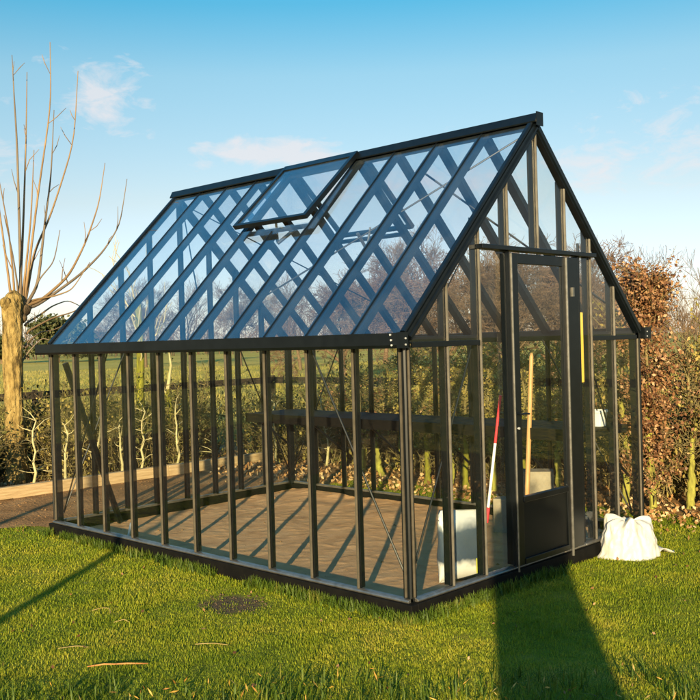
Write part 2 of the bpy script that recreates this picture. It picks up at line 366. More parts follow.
# roof
def slope(u, side):    # u 0 at eave, 1 at ridge
    y = u*HW; y = y if side < 0 else W-y
    return y, ZG+u*(ZR-ZG)
VL = .86/sl; V0, V1 = 4, 6           # vents over bays 4 and 5
for side in (-1, 1):
    Yn = Vector((0, side*sn, cs))
    for i in range(NB+1):
        x = -i*S; (ya, za), (yb, zb) = slope(.0, side), slope(.985 if i != 5 else 1-VL-.028, side)
        end = i in (0, NB)
        mb = MB(); a, b = Vector((x, ya, za)), Vector((x, yb, zb))
        w, inn, out = (.056, .068, .018) if end else (.072, .052, .006)
        mb.sweep(cap_profile(w*.8 if end else .014, out), a+Yn*.0035, b+Yn*.0035, (1, 0, 0), Yn)
        mb.sweep([(-w/2, -inn), (w/2, -inn), (w/2, -.0035), (-w/2, -.0035)], a, b, (1, 0, 0), Yn)
        if end:
            ex = 1 if i == 0 else -1
            mb.sweep([(ex*(w/2+.0005), -inn+.012), (ex*(w/2+.012), -inn+.02), (ex*(w/2+.012), -inn+.034), (ex*(w/2+.0005), -inn+.04)], a, b, (1, 0, 0), Yn)
        mb.build('rafter', M['metal'], gh)
    for i in range(NB):
        u1 = .975 if i not in (4, 5) else 1-VL
        x1 = -i*S-(.038 if i == 0 else .002); x0 = -(i+1)*S+(.038 if i == NB-1 else .002)
        (ya, za), (yb, zb) = slope(0., side), slope(u1, side)
        mb = MB(); mb.sweep([(x0, -.0015), (x1, -.0015), (x1, .0025), (x0, .0025)], (0, ya, za), (0, yb, zb), (1, 0, 0), Yn); mb.build('roof_pane', M['roof_glass'], gh)
    # sill under the vent
    ya, za = slope(1-VL-.012, side); mb = MB(); dv = Vector((0, -side*cs, sn))
    mb = MB(); mb.sweep([(-.016, -.03), (.016, -.03), (.016, -.003), (-.016, -.003)], (-4*S-.0365, ya, za), (-6*S+.0365, ya, za), dv, Yn); mb.build('vent_sill', M['metal'], gh)
# ridge
rdg = [(-.056, -.038), (-.052, -.048), (0, .004), (.052, -.048), (.056, -.038), (.022, .026), (-.022, .026)]
mb = MB(); mb.sweep(rdg, (-L-.06, HW, ZR+.02), (.05, HW, ZR+.02), (0, 1, 0), (0, 0, 1)); mb.box((-L, HW-.012, ZR-.07), (0, HW+.012, ZR+.012)); rc = mb.build('ridge_beam', M['metal'], gh)
mb = MB(); mb.box((.0505, HW-.044, ZR-.05), (.057, HW+.044, ZR+.052)); mb.build('end_cap', M['metal'], rc)
# vents: hinged at the ridge, barely open
def vent(side, ang):
    v = bpy.data.objects.new('roof_vent', None); COL.objects.link(v); v.parent = gh; v.empty_display_size = .2
    hy, hz = HW+side*.035, ZR+.035
    th = math.atan2(ZR-ZG, HW)-R(ang)
    d = Vector((0, side*math.cos(th), -math.sin(th))); n = Vector((0, side*math.sin(th), math.cos(th)))
    x0, x1 = -V1*S-.015, -V0*S+.03; o = Vector((0, hy, hz)); Lv = .90
    def bx(name, xa, xb, la, lb, t0, t1, mat, par=v):
        mb = MB(); mb.sweep([(la, t0), (lb, t0), (lb, t1), (la, t1)], (xa, *o.yz), (xb, *o.yz), d, n); return mb.build(name, M[mat], par)
    bx('vent_frame', x1-.042, x1, 0, Lv, -.024, .018, 'metal'); bx('vent_frame', x0, x0+.036, 0, Lv, -.024, .018, 'metal')
    bx('vent_frame', x0+.0365, x1-.0425, 0, .07, -.02, .017, 'metal'); bx('vent_frame', x0+.0365, x1-.0425, Lv-.03, Lv, -.024, .017, 'metal')
    bx('vent_pane', x0+.0365, x1-.0425, .0705, Lv-.0305, .004, .008, 'roof_glass')
    # opening arm with cylinder
    xm = (x0+x1)/2
    e = o+d*(Lv-.09)-n*.03; y2, z2 = slope(1-VL-.012, side)
    mb = MB(); mb.tube([(xm, e.y, e.z), (xm-.02, y2-side*.05, z2-.12), (xm, y2, z2-.04)], .011, 8); mb.tube([(xm+.03, (e.y+y2)/2-side*.22, z2+.02), (xm-.02, y2-side*.05, z2-.12)], .016, 8)
    mb.build('vent_arm', M['alu'], v)
vent(-1, 2.6); vent(1, 2.6)
# flat braces and tie rods
def brace(a, b, w=.0075):
    mb = MB(); mb.tube([a, b], w, 6); mb.build('brace', M['metal'], gh)
yi = .062
brace((-.94, yi, 1.76), (-.06, yi, .2)); brace((-L+.94, yi, 1.76), (-L+.06, yi, .2))
brace((-.94, W-yi, 1.76), (-.06, W-yi, .2)); brace((-L+.94, W-yi, 1.76), (-L+.06, W-yi, .2))
brace((-yi, b2, 1.76), (-yi, .06, .2)); brace((-yi, b6, 1.76), (-yi, W-.06, .2))
brace((-L+yi, b2, 1.76), (-L+yi, .06, .2)); brace((-L+yi, b6, 1.76), (-L+yi, W-.06, .2))
def bs(u, side, x):
    y, z = slope(u, side); return (x, y-side*.05, z-.05)
for side in (-1, 1):
    brace(bs(.97, side, -.08), bs(.25, side, -4*S), .007)
    brace(bs(.97, side, -L+.08), bs(.25, side, -L+4*S), .007)
brace(bs(.9, 1, -2.6*S), bs(.12, 1, -.06), .009)

# ------------------------------------------------------------------ things inside and beside the greenhouse
def shelf():
    t = empty('staging_shelf', (-L/2, 2.72, 0), 'long dark slatted staging shelf along the back wall inside the greenhouse', 'shelf')
    x0, x1 = -L/2+.07, L/2-.07
    mb = MB()
    for k in range(9): mb.box((x0, -.33+k*.078, .985), (x1, -.33+k*.078+.06, 1.0))
    mb.build('shelf_top', M['plinth'], t)
    mb = MB(); mb.box((x0, -.348, .905), (x1, -.332, 1.004)); mb.build('front_rail', M['plinth'], t, bevel=.002)
    for k in range(6):
        x = x0+.02+(x1-x0-.04)*k/5
        mb = MB(); mb.box((x-.012, -.331, .94), (x+.012, .33, .984)); mb.tube([(x, .335, .55), (x, -.2, .94)], .012, 6); mb.build('bracket', M['metal'], t)
shelf()

t = empty('white_tub', (-.235, 2.8, 1.002), 'small white plastic tub at the right end of the staging shelf', 'tub')
def lathe(prof, n=24, sq=0):
    V = []; F = []
    for r, z in prof:
        for k in range(n):
            a = 2*math.pi*k/n; q = 1
            if sq: q = 1/max(abs(math.cos(a)), abs(math.sin(a)))**sq
            V.append((r*q*math.cos(a), r*q*math.sin(a), z))
    for i in range(len(prof)-1):
        for k in range(n): F.append((i*n+k, i*n+(k+1) % n, (i+1)*n+(k+1) % n, (i+1)*n+k))
    return V, F
V, F = lathe([(0.001, 0), (.062, 0), (.074, .135), (.068, .135), (.058, .012), (.001, .012)], 28, .5)
mb = MB(); mb.add(V, F); mb.build('body', M['white_plastic'], t, smooth=False)
V, F = lathe([(.0745, .118), (.082, .12), (.082, .139), (.07, .14), (.0695, .136)], 28, .5)
mb = MB(); mb.add(V, F); mb.build('rim', M['white_plastic'], t)

# ranging rod, red and white
t = empty('ranging_rod', (-1.13, 2.34, .02), 'thin red and white striped rod leaning behind the glass left of the door', 'rod')
top = Vector((.175, .045, 1.26)); q = lambda u: top*u
for u0, u1, m_, r_ in [(0, .09, 'metal', .007), (.09, .2, 'red', .017), (.2, .66, 'whitepaint', .0125), (.66, 1, 'red', .0125)]:
    mb = MB(); mb.tube([q(u0), q(u1-.0008)], [r_*(.25 if u0 == 0 else 1), r_], 10)
    mb.build({'metal': 'tip', 'red': 'red_section', 'whitepaint': 'white_section'}[m_], M[m_], t)

# wooden tool handle leaning against the shelf
mb = MB(); mb.tube([(0, 0, 0), (.012, .02, .5), (.03, .045, 1.0), (.05, .075, 1.6), (.052, .078, 1.63)], [.022, .021, .02, .018, .01], 10)
o = mb.build('tool_handle', M['handle_wood'], smooth=True, loc=(-.69, 2.34, .02))
tag(o, 'long pale wooden tool handle leaning upright behind the door glass', 'tool handle')

# concrete blocks
def block(sx, sy, sz, seed):
    mb = MB(); mb.box((-sx/2, -sy/2, 0), (sx/2, sy/2, sz)); return mb
o = block(.26, .16, .31, 1).build('concrete_block', M['concrete'], bevel=.008, loc=(-1.03, 2.58, .02)); o.rotation_euler = (0, 0, R(20))
tag(o, 'greenish grey concrete block standing on the soil behind the red and white rod', 'concrete block', 'concrete blocks on the greenhouse floor')
t2 = block(.34, .22, .4, 2).build('concrete_block', M['concrete'], bevel=.008, loc=(-.97, 2.92, .02)); t2.rotation_euler = (0, 0, R(35))
t2.scale = (1, 1, 1.32)
tag(t2, 'taller pale concrete block under the shelf, seen through the door glass', 'concrete block', 'concrete blocks on the greenhouse floor')
mb = MB(); mb.box((-.14, -.17, 0), (.14, .17, .05)); o = mb.build('paving_slab', M['concrete'], bevel=.006, loc=(-.22, 2.46, .02)); o.rotation_euler = (0, 0, R(8))
tag(o, 'flat pale paving slab lying just inside the glass right of the door', 'paving slab')

# yellow handled pole hung inside
t = empty('window_pole', (-.055, 2.235, 1.38), 'slim hanging pole with bright yellow wooden grip right of the door', 'pole')
mb = MB(); mb.box((-.018, -.032, .03), (.018, .032, .60)); mb.build('grip', M['yellow_wood'], t, bevel=.006)
mb = MB(); mb.tube([(0, 0, .6), (0, .005, 1.16)], .011, 8); mb.build('rod', M['metal'], t)

# leaning offcut of bar at the far left corner
mb = MB()
a, b = Vector((0, 0, 1.64)), Vector((0, .56, 0)); ax = (b-a).normalized()
nx = Vector((1, 0, 0)); ny = ax.cross(nx)
mb.sweep([(-.022, -.012), (.022, -.012), (.022, .012), (-.022, .012)], a, b, ny, nx); mb.sweep([(-.026, .0125), (-.014, .0125), (-.014, .026), (-.026, .026)], a, b, ny, nx)
mb.sweep([(.014, .0125), (.026, .0125), (.026, .026), (.014, .026)], a, b, ny, nx)
o = mb.build('spare_bar', M['metal'], loc=(-L+.1, .1, .02)); tag(o, 'dark spare metal bar leaning slantwise in the far left corner of the greenhouse', 'metal bar')
mb = MB(); mb.tube([(0, 0, .008), (.1, .06, .05), (.13, .075, .17)], .012, 7); o = mb.build('plant_label', M['whitepaint'], loc=(-3.66, .12, .02))
tag(o, 'small white stick poking from the soil at the left front wall', 'stick')

# compost bag
def pillow(sx, sy, sz, seed, n=14, m=20, pinch=.8, noise_amp=.012):
    rg = np.random.default_rng(seed); V = []; F = []
    ph = rg.uniform(0, 6, 8)
    for j in range(m+1):
        v = j/m; z = v*sz
        th = max(.06, (1-abs(2*v-1)**5))*(1-.25*v)
        if v > .94: th = .10
        for k in range(2*n):
            a = 2*math.pi*k/(2*n); c, s = math.cos(a), math.sin(a)
            x = math.copysign(abs(c)**.45, c)*sx/2*(1-.05*math.sin(v*math.pi)); y = math.copysign(abs(s)**.7, s)*sy/2*th
            w = noise_amp*(math.sin(9*v+ph[0]+3*c)+math.sin(17*v+ph[1]+7*c)*.6+math.sin(23*c+ph[2]+5*v)*.5)
            top = .014*(math.sin(11*c+ph[3])+math.sin(23*c+ph[4])) if v > .9 else 0
            V.append((x, y+w*(1 if s >= 0 else -1)*.8, z+top))
    N = 2*n
    for j in range(m):
        for k in range(N): F.append((j*N+k, j*N+(k+1) % N, (j+1)*N+(k+1) % N, (j+1)*N+k))
    F.append(tuple(range(N-1, -1, -1))); F.append(tuple(m*N+k for k in range(N)))
    return V, F
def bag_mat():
    m, nt, b, o = newmat('shaded_bag')
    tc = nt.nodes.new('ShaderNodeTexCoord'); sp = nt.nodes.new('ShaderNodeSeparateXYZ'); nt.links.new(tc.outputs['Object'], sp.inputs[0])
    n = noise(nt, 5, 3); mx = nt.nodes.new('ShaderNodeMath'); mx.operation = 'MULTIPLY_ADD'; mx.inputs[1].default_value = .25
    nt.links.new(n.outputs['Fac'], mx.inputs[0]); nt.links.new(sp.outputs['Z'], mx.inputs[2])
    r = ramp(nt, mx.outputs[0], [(.0, (.42, .42, .40)), (.22, (.44, .44, .42)), (.27, (.03, .045, .07)), (.50, (.04, .058, .085)), (.60, (.40, .42, .42)), (1, (.45, .45, .43))])  # bluish middle band is shade painted into the white sack
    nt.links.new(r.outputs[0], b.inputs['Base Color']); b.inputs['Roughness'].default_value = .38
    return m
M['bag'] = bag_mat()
M['bag_yellow'] = simple('yellow_print', [(.3, (.26, .28, .03)), (.7, (.36, .36, .05))], 9, .4, .4, 0)
M['bag_dark'] = simple('dark_print', [(.3, (.05, .09, .05)), (.7, (.09, .14, .08))], 9, .4, .4, 0)
t = empty('compost_bag', (-.33, .96, .02), 'white plastic compost sack with painted bluish shade across its middle, behind the gable glass', 'sack', rz=R(72))
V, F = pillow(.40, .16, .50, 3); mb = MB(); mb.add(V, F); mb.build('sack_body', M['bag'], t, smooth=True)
mb = MB(); mb.box((.075, -.084, .05), (.13, -.0785, .16)); mb.build('yellow_print', M['bag_yellow'], t)
mb = MB()
for z in (.06, .085, .11, .135): mb.box((.085, -.0865, z), (.12, -.0845, z+.016))
mb.build('dark_print', M['bag_dark'], t)

# crumpled white bag outside, at the right corner
def crumple(sx, sy, sz, seed):
    """a slumped bag: soft vertical folds, a few pulled-up corners, a gathered top"""
    nu, nv = 150, 60; V = []; F = []
    peaks = [(.2, .16, .35), (1.5, .10, .3), (2.35, .22, .33), (3.5, .12, .3), (4.6, .20, .3), (5.5, .08, .25)]
    for j in range(nv+1):
        v = j/nv
        for k in range(nu):
            a = 2*math.pi*k/nu; c, s_ = math.cos(a), math.sin(a)
            pk = sum(h*math.exp(-((math.atan2(math.sin(a-p), math.cos(a-p)))/w)**2) for p, h, w in peaks)
            if v < .72: u = v/.72; r = 1-.30*u**1.4+pk*.55*u; z = (.70+pk*1.3)*u**.85
            else: u = (v-.72)/.28; r = (.70+pk*.55)*(1-u); z = (.70+pk*1.3)*(1-u)+(.74)*u+.10*math.sin(u*3.1)
            q_ = Vector((c*1.7+seed, s_*1.7, v*1.1)); n1 = mn.noise(q_*1.6); n2 = mn.noise(q_*3.3)
            fold = .13*(.45-abs(n1))+.06*(.4-abs(n2))+.05*mn.noise(Vector((c*4, s_*4, v*6)))
            foot = .16*(1-v/.12)**2*(.5+.5*math.sin(4*a+1)) if v < .12 else 0
            r = max(0, r+fold*min(1, 3*(1-v))+foot); V.append((sx/2*r*c, sy/2*r*s_, sz*(z+.05*mn.noise(q_*2.2)*(v > .05))))
    for j in range(nv):
        for k in range(nu): F.append((j*nu+k, j*nu+(k+1) % nu, (j+1)*nu+(k+1) % nu, (j+1)*nu+k))
    return V, F
t = empty('plastic_bag', (.22, 2.45, -.005), 'bright white crumpled plastic bag lying on the grass at the right corner', 'bag', rz=R(50))
V, F = crumple(.46, .35, .345, 5); mb = MB(); mb.add(V, F); mb.build('bag_body', M['film'], t, smooth=True)
mb = MB(); tl = []; n = 12
for i in range(n+1):
    u = i/n; w = .09*(1-u)**.7+.012*math.sin(9*u)+.012
    for s_ in (-1, 0, 1): tl.append((.15+.26*u, s_*w+.05*u, .02+.03*math.sin(u*5+s_)+.03*(1-u)*(s_ == 0)))
mb.add(tl, [(i*3+k, i*3+k+1, i*3+k+4, i*3+k+3) for i in range(n) for k in (0, 1)])
ob = mb.build('bag_tail', M['film'], t, smooth=True); so = ob.modifiers.new('thick', 'SOLIDIFY'); so.thickness = .004

# ------------------------------------------------------------------ ground
def sheet(name, poly, z, mat):
    mb = MB(); mb.add([(x, y, z) for x, y in poly], [tuple(range(len(poly)))]); o = mb.build(name, mat); tag(o, kind='structure'); return o
def jitter_poly(poly, step, amp, rg):
    out = []
    for (a, b) in zip(poly, poly[1:]+poly[:1]):
        a, b = np.array(a, float), np.array(b, float); n = max(1, int(np.linalg.norm(b-a)/step))
        nrm = np.array([-(b-a)[1], (b-a)[0]])/np.linalg.norm(b-a)
        for i in range(n): out.append(tuple(a+(b-a)*i/n+nrm*rg.normal()*amp))
    return out
sheet('field', [(-900, -700), (900, -700), (900, 900), (-900, 900)], -.012, M['field'])
def lawn_mat():
    m, nt, b, o = newmat('lawn_ground')
    tc = nt.nodes.new('ShaderNodeTexCoord')
    n = noise(nt, 3.0, 8); r = ramp(nt, n.outputs['Fac'], [(.3, (.07, .085, .007)), (.55, (.14, .155, .014)), (.75, (.22, .18, .035))])
    # worn bare patch in the lawn, an actual scrape of soil
    vm = nt.nodes.new('ShaderNodeVectorMath'); vm.operation = 'DISTANCE'; vm.inputs[1].default_value = (-1.2, -.5, 0)
    nn = noise(nt, 9, 4); ad = nt.nodes.new('ShaderNodeMath'); ad.operation = 'MULTIPLY_ADD'; ad.inputs[1].default_value = .3
    nt.links.new(tc.outputs['Object'], vm.inputs[0]); nt.links.new(nn.outputs['Fac'], ad.inputs[0]); nt.links.new(vm.outputs['Value'], ad.inputs[2])
    r2 = ramp(nt, ad.outputs[0], [(.30, (1, 1, 1)), (.42, (0, 0, 0))])
    mx = nt.nodes.new('ShaderNodeMix'); mx.data_type = 'RGBA'; nt.links.new(r2.outputs[0], mx.inputs[0]); nt.links.new(r.outputs[0], mx.inputs[6]); mx.inputs[7].default_value = (.075, .055, .034, 1)
    nt.links.new(mx.outputs[2], b.inputs['Base Color']); b.inputs['Roughness'].default_value = 1; b.inputs['Specular IOR Level'].default_value = .1
    n2 = noise(nt, 45, 5); bump(nt, n2.outputs['Fac'], b, .8, .04)
    return m
LAWN = [(-14, -14), (14, -14), (14, 4.45), (-4.2, 4.45), (-6.4, 3.4), (-6.4, -14)]
sheet('lawn', LAWN, 0, lawn_mat())
PATH = [(-7.0, -14), (-5.32, -14), (-5.32, -.35), (-5.05, .12), (-4.55, .12), (-4.55, 4.4), (-7.0, 4.4)]
sheet('soil_path', jitter_poly(PATH, .12, .02, rng), .006, M['path'])
BED = [(-9.5, 4.2), (14, 4.35), (14, 7.2), (-12.5, 7.2), (-12.5, -14), (-7.0, -14), (-7.0, 4.3)]
sheet('hedge_bed', jitter_poly(BED, .15, .05, rng), .012, M['litter'])
# soil inside the greenhouse, raked lumps
nx, ny = 300, 200
gx, gy = np.meshgrid(np.linspace(-L+.02, -.02, nx), np.linspace(.022, W-.022, ny), indexing='ij')
def vnoise(x, y, sc, seed):
    r_ = np.random.default_rng(seed); T = r_.random((64, 64)); x = x*sc+17; y = y*sc+31
    xi, yi_ = np.floor(x).astype(int), np.floor(y).astype(int); fx, fy = x-xi, y-yi_
    fx = fx*fx*(3-2*fx); fy = fy*fy*(3-2*fy); g = lambda a, b: T[a % 64, b % 64]
    return (g(xi, yi_)*(1-fx)+g(xi+1, yi_)*fx)*(1-fy)+(g(xi, yi_+1)*(1-fx)+g(xi+1, yi_+1)*fx)*fy
gz = .0+.025*vnoise(gx, gy, 1.2, 1)+.004*vnoise(gx, gy, 6, 2)+.006*vnoise(gx, gy, 15, 3)**3+.002*vnoise(gx, gy, 29, 12)
gz += .05*np.clip((gy-2.2)/.9, 0, 1)*vnoise(gx, gy, 4, 7)
idx = np.arange(nx*ny).reshape(nx, ny)
F = np.stack([idx[:-1, :-1], idx[1:, :-1], idx[1:, 1:], idx[:-1, 1:]], -1).reshape(-1, 4)
o = npmesh('soil_bed', np.stack([gx, gy, gz], -1).reshape(-1, 3), F, M['soil'], smooth=True); tag(o, kind='structure')
def clods(name, P, r, mat, lab):
    rg = np.random.default_rng(len(P)); ico = np.array([(0,0,1),(1,0,0),(0,1,0),(-1,0,0),(0,-1,0),(0,0,-1)], float); fi = np.array([(0,1,2),(0,2,3),(0,3,4),(0,4,1),(5,2,1),(5,3,2),(5,4,3),(5,1,4)])
    n = len(P); V = ico[None]*rg.uniform(.5, 1.2, (n, 6, 1))*(r*rg.uniform(.3, 1.0, (n, 1, 1))**1.6)*np.array([1, 1, .7]); a = rg.uniform(0, 6.28, n); c, s_ = np.cos(a)[:, None], np.sin(a)[:, None]
    V = np.stack([V[..., 0]*c-V[..., 1]*s_, V[..., 0]*s_+V[..., 1]*c, V[..., 2]], -1)+P[:, None]
    o = npmesh(name, V.reshape(-1, 3), (np.arange(n)[:, None, None]*6+fi[None]).reshape(-1, 3), mat); tag(o, lab, 'soil', kind='stuff')
n = 1300; ix = rng.integers(0, nx, n); iy = rng.integers(0, ny, n)
k = rng.random(n) < .15+.85*np.exp(-np.minimum.reduce([ix, nx-ix, (ny-iy)*1.0])/18.); ix, iy = ix[k], iy[k]
clods('soil_clods', np.c_[gx[ix, iy]+rng.normal(0, .01, len(ix)), gy[ix, iy]+rng.normal(0, .01, len(ix)), gz[ix, iy]-.004], .022, M['clod'], 'loose clods of earth on the greenhouse floor')
n = 1500; n2 = 170; a_ = rng.uniform(0, 6.28, n2); r_ = .24*np.sqrt(rng.random(n2)); clods('loose_earth', np.c_[-1.2+1.3*r_*np.cos(a_), -.5+r_*np.sin(a_), rng.uniform(-.004, .006, n2)], .015, M['dark_earth'], 'crumbs of dark earth on the bare patch of lawn')
n = 1500; clods('path_stones', np.c_[rng.uniform(-6.9, -4.7, n), rng.uniform(-1.5, 4.2, n), np.full(n, .004)], .020, M['clod'], 'small clods and stones on the soil path')

# grass: every blade is a bent, tapering strip
CAM = np.array([4.02814, -4.62852]); FW = np.array([-.698, .7161]); RT = np.array([.7161, .698])
def inpoly(P, poly):
    x, y = P[:, 0], P[:, 1]; r = np.zeros(len(P), bool); n = len(poly)
    for i in range(n):
        (x0, y0), (x1, y1) = poly[i], poly[(i+1) % n]
        c = ((y0 > y) != (y1 > y)) & (x < (x1-x0)*(y-y0)/(y1-y0+1e-12)+x0); r ^= c
    return r
def blades(name, P, h, w, mat, lean=.5, rg=rng):
    n = len(P); az = rg.uniform(0, 2*np.pi, n); ld = np.stack([np.cos(az), np.sin(az)], 1)
    sd = np.stack([-np.sin(az+rg.normal(0, .5, n)), np.cos(az)], 1)
    le = np.abs(rg.normal(0, lean, n))*h; z0 = np.zeros(n)
    def row(t, wf):
        c = P+ld*(le*t**2)[:, None]; zz = h*t*(1-.25*(le/h)*t)-.004
        a = c-sd*(w*wf)[:, None]/2; b = c+sd*(w*wf)[:, None]/2
        return np.c_[a, zz], np.c_[b, zz]
    a0, b0 = row(0., 1.); a1, b1_ = row(.5, .8); a2, b2_ = row(1., .12)
    V = np.stack([a0, b0, a1, b1_, a2, b2_], 1).reshape(-1, 3)
    f = np.array([[0, 1, 3, 2], [2, 3, 5, 4]]); F = (np.arange(n)[:, None, None]*6+f[None]).reshape(-1, 4)
    return npmesh(name, V, F, mat)
def lawn_points(n, x0, x1, y0, y1):
    P = np.c_[rng.uniform(x0, x1, n), rng.uniform(y0, y1, n)]
    d = P-CAM; f = d@FW; r_ = d@RT
    dist = np.maximum(f, .1)
    keep = (f > 2.8) & (np.abs(r_) < .46*dist+1.2)
    keep &= inpoly(P, LAWN)
    keep &= ~((P[:, 0] > -L-.05) & (P[:, 0] < .05) & (P[:, 1] > -.05) & (P[:, 1] < W+.05))
    wob = vnoise(P[:, 0], P[:, 1], 3, 21)*.25
    keep &= ~((P[:, 0] < -5.32+wob-.12) | ((P[:, 0] < -4.6) & (P[:, 1] > .22-wob+.55*np.clip((-P[:, 0]-5.1), -1, 0)*.4)))
    keep &= P[:, 1] < 4.0+wob*2
    bare = np.hypot((P[:, 0]+1.2)/1.3, P[:, 1]+.5)+.12*vnoise(P[:, 0], P[:, 1], 9, 4)
    keep &= (bare > .27) | (rng.random(n) < .12)
    keep &= rng.random(n) < np.clip((6.0/dist)**1.6, .12, 1)
    clump = vnoise(P[:, 0], P[:, 1], 7, 5)*.6+vnoise(P[:, 0], P[:, 1], 17, 6)*.4
    keep &= rng.random(n) < .45+.9*clump
    return P[keep], f[keep], clump[keep]
P, fd, cl = lawn_points(2600000, -7, 8, -7, 5)
hh = (.010+.016*cl)*rng.uniform(.55, 1.35, len(P))*(1+.25*vnoise(P[:, 0], P[:, 1], 1.6, 8))
ww = rng.uniform(.0024, .0046, len(P))*np.clip(fd/5.5, .85, 2.2)
o = blades('lawn_grass', P, hh, ww, M['grass'], .75); print('blades', len(P)); tag(o, 'short uneven sunlit lawn grass around the greenhouse', 'grass', kind='stuff')
# taller, coarser grass near the viewer and against the plinth
Pt = []
n = 60000; Q = np.c_[rng.uniform(-3, 4, n), rng.uniform(-6, 2, n)]; d = Q-CAM; f = d@FW
k = (f > 3.0) & (f < 4.95+.25*vnoise(Q[:, 0], Q[:, 1], 2.5, 14)) & (np.abs(d@RT) < .45*f+.6) & (vnoise(Q[:, 0], Q[:, 1], 6, 15) > .35)
Q1 = Q[k]; Q1 = Q1[rng.random(len(Q1)) < .75]
xs = rng.uniform(-L-.05, .1, 5200); e1_ = np.c_[xs, -.055-np.abs(rng.normal(0, .04, 5200))]
ys_ = rng.uniform(-.05, W, 3000); e2_ = np.c_[.055+np.abs(rng.normal(0, .045, 3000)), ys_]
e = np.r_[e1_, e2_]; e = e[vnoise(e[:, 0], e[:, 1], 5, 16) > .4]
Q = np.r_[Q1, e]
o = blades('tall_grass', Q, rng.uniform(.05, .12, len(Q))*np.r_[np.ones(len(Q1)), np.full(len(e), .8)], rng.uniform(.005, .010, len(Q)), M['tallgrass'], .6)
tag(o, 'coarser taller grass tufts in the foreground and along the plinth', 'grass', kind='stuff')
k = rng.choice(len(P), 260, replace=False); V, F = leaves_mesh(np.c_[P[k], rng.uniform(.010, .022, 260)], .03, rng)
V[:, 2] = np.maximum(V[:, 2], .004)
o = npmesh('lawn_leaves', V, F, M['brownleaf']); tag(o, 'small dead leaves caught in the lawn grass', 'leaves', kind='stuff')
n = 150000; dist_ = 15+60*rng.random(n)**1.5; b_ = rng.uniform(-.42, .42, n); Qf = CAM+(FW[None]+RT[None]*b_[:, None])*dist_[:, None]
Qf = Qf[(~inpoly(Qf, [(-9.4, -20), (20, -20), (20, 7.3), (-9.4, 7.3)])) & (vnoise(Qf[:, 0], Qf[:, 1], .35, 41)+.5*vnoise(Qf[:, 0], Qf[:, 1], 1.3, 42) > .62)]
o = blades('field_tufts', Qf, rng.uniform(.06, .20, len(Qf)), rng.uniform(.012, .03, len(Qf)), M['fieldblade'], .7); tag(o, 'rough yellowish grass tufts in the field beyond the hedge', 'grass', kind='stuff')
# yellowed leaf tips in the foreground, fallen leaves under the hedge
n = 90; Q = np.c_[rng.uniform(-3, 4, 4000), rng.uniform(-6, 2, 4000)]; d = Q-CAM; f = d@FW
Q = Q[(f > 4.2) & (f < 5.05) & (np.abs(d@RT) < .42*f)][:190]
V, F = leaves_mesh(np.c_[Q, rng.uniform(.04, .085, len(Q))], .05, rng, aspect=.16)
o = npmesh('yellow_leaves', V, F, M['leafyellow']); tag(o, 'scattered yellowed leaf tips in the foreground grass', 'leaves', kind='stuff')
n = 5200; Q = np.c_[rng.uniform(-9, 3, n), rng.uniform(3.7, 6.6, n)]; Q2 = np.c_[rng.uniform(-9.5, -7.1, 2200), rng.uniform(-1, 4.5, 2200)]
Q = np.r_[Q, Q2, np.c_[rng.uniform(-7, 2, 900), rng.normal(4.0, .35, 900)]]
V, F = leaves_mesh(np.c_[Q, rng.uniform(.012, .05, len(Q))], .06, rng)
o = npmesh('fallen_leaves', V, F, M['litterleaf']); tag(o, 'brown fallen leaves lying under the hedge', 'leaves', kind='stuff')

# dry straws and the stick on the lawn
def arc(pts, r, name, mat, label, cat, group=None):
    P_ = np.array(pts); n = len(P_); tt = np.linspace(0, n-1, 6*n); P_ = np.stack([np.interp(tt, range(n), P_[:, c]) for c in range(3)], 1)
    for _ in range(8): P_[1:-1] = (P_[:-2]+2*P_[1:-1]+P_[2:])/4
    P_[:, 2] -= .012; pts = list(P_)
    mb = MB(); mb.tube(pts, [r]*(len(pts)-1)+[r*.4], 6); o = mb.build(name, mat, smooth=True); tag(o, label, cat, group)
arc([(-1.80, -1.24, .028), (-1.75, -1.18, .045), (-1.69, -1.165, .045), (-1.65, -1.19, .025)], .002, 'straw', M['straw'], 'looped dry straw arching out of the lawn, farthest left', 'straw', 'dry straws on the lawn')
arc([(-1.46, -1.28, .02), (-1.41, -1.23, .04), (-1.37, -1.22, .022)], .002, 'straw', M['straw'], 'short bent dry straw right of the looped one', 'straw', 'dry straws on the lawn')
arc([(-1.24, -1.80, .024), (-1.18, -1.71, .032), (-1.12, -1.66, .022)], .002, 'straw', M['straw'], 'pale straw lying behind the orange stick', 'straw', 'dry straws on the lawn')
arc([(-.66, -1.22, .024), (-.58, -1.15, .03), (-.50, -1.09, .02)], .002, 'straw', M['straw'], 'flat straw lying mid lawn before the bare patch', 'straw', 'dry straws on the lawn')
mb = MB(); mb.tube([(-.80, -1.86, .016), (-.74, -1.79, .025), (-.70, -1.75, .023), (-.64, -1.70, .027), (-.57, -1.61, .018)], [.004, .005, .0045, .005, .003], 7); o = mb.build('stick', M['orange_stick'], smooth=True); tag(o, 'straight orange brown stick lying in the foreground grass', 'stick')

# ------------------------------------------------------------------ timber edging
ys0 = [(-3.4, -1.0), (-.995, 3.02), (3.026, 5.4)]
for (ya, yb), lab in zip(ys0, ['pale timber sleeper edging the soil path, nearest the left picture edge', 'long pale timber sleeper between the soil path and the brush', 'pale timber sleeper seen through the far left glass']):
    mb = MB(); mb.box((-.05, -(yb-ya)/2, 0), (.05, (yb-ya)/2, .15)); o = mb.build('timber_sleeper', M['sleeper'], bevel=.006, loc=(-7.02, (ya+yb)/2, 0)); tag(o, lab, 'sleeper', 'timber sleepers along the path')

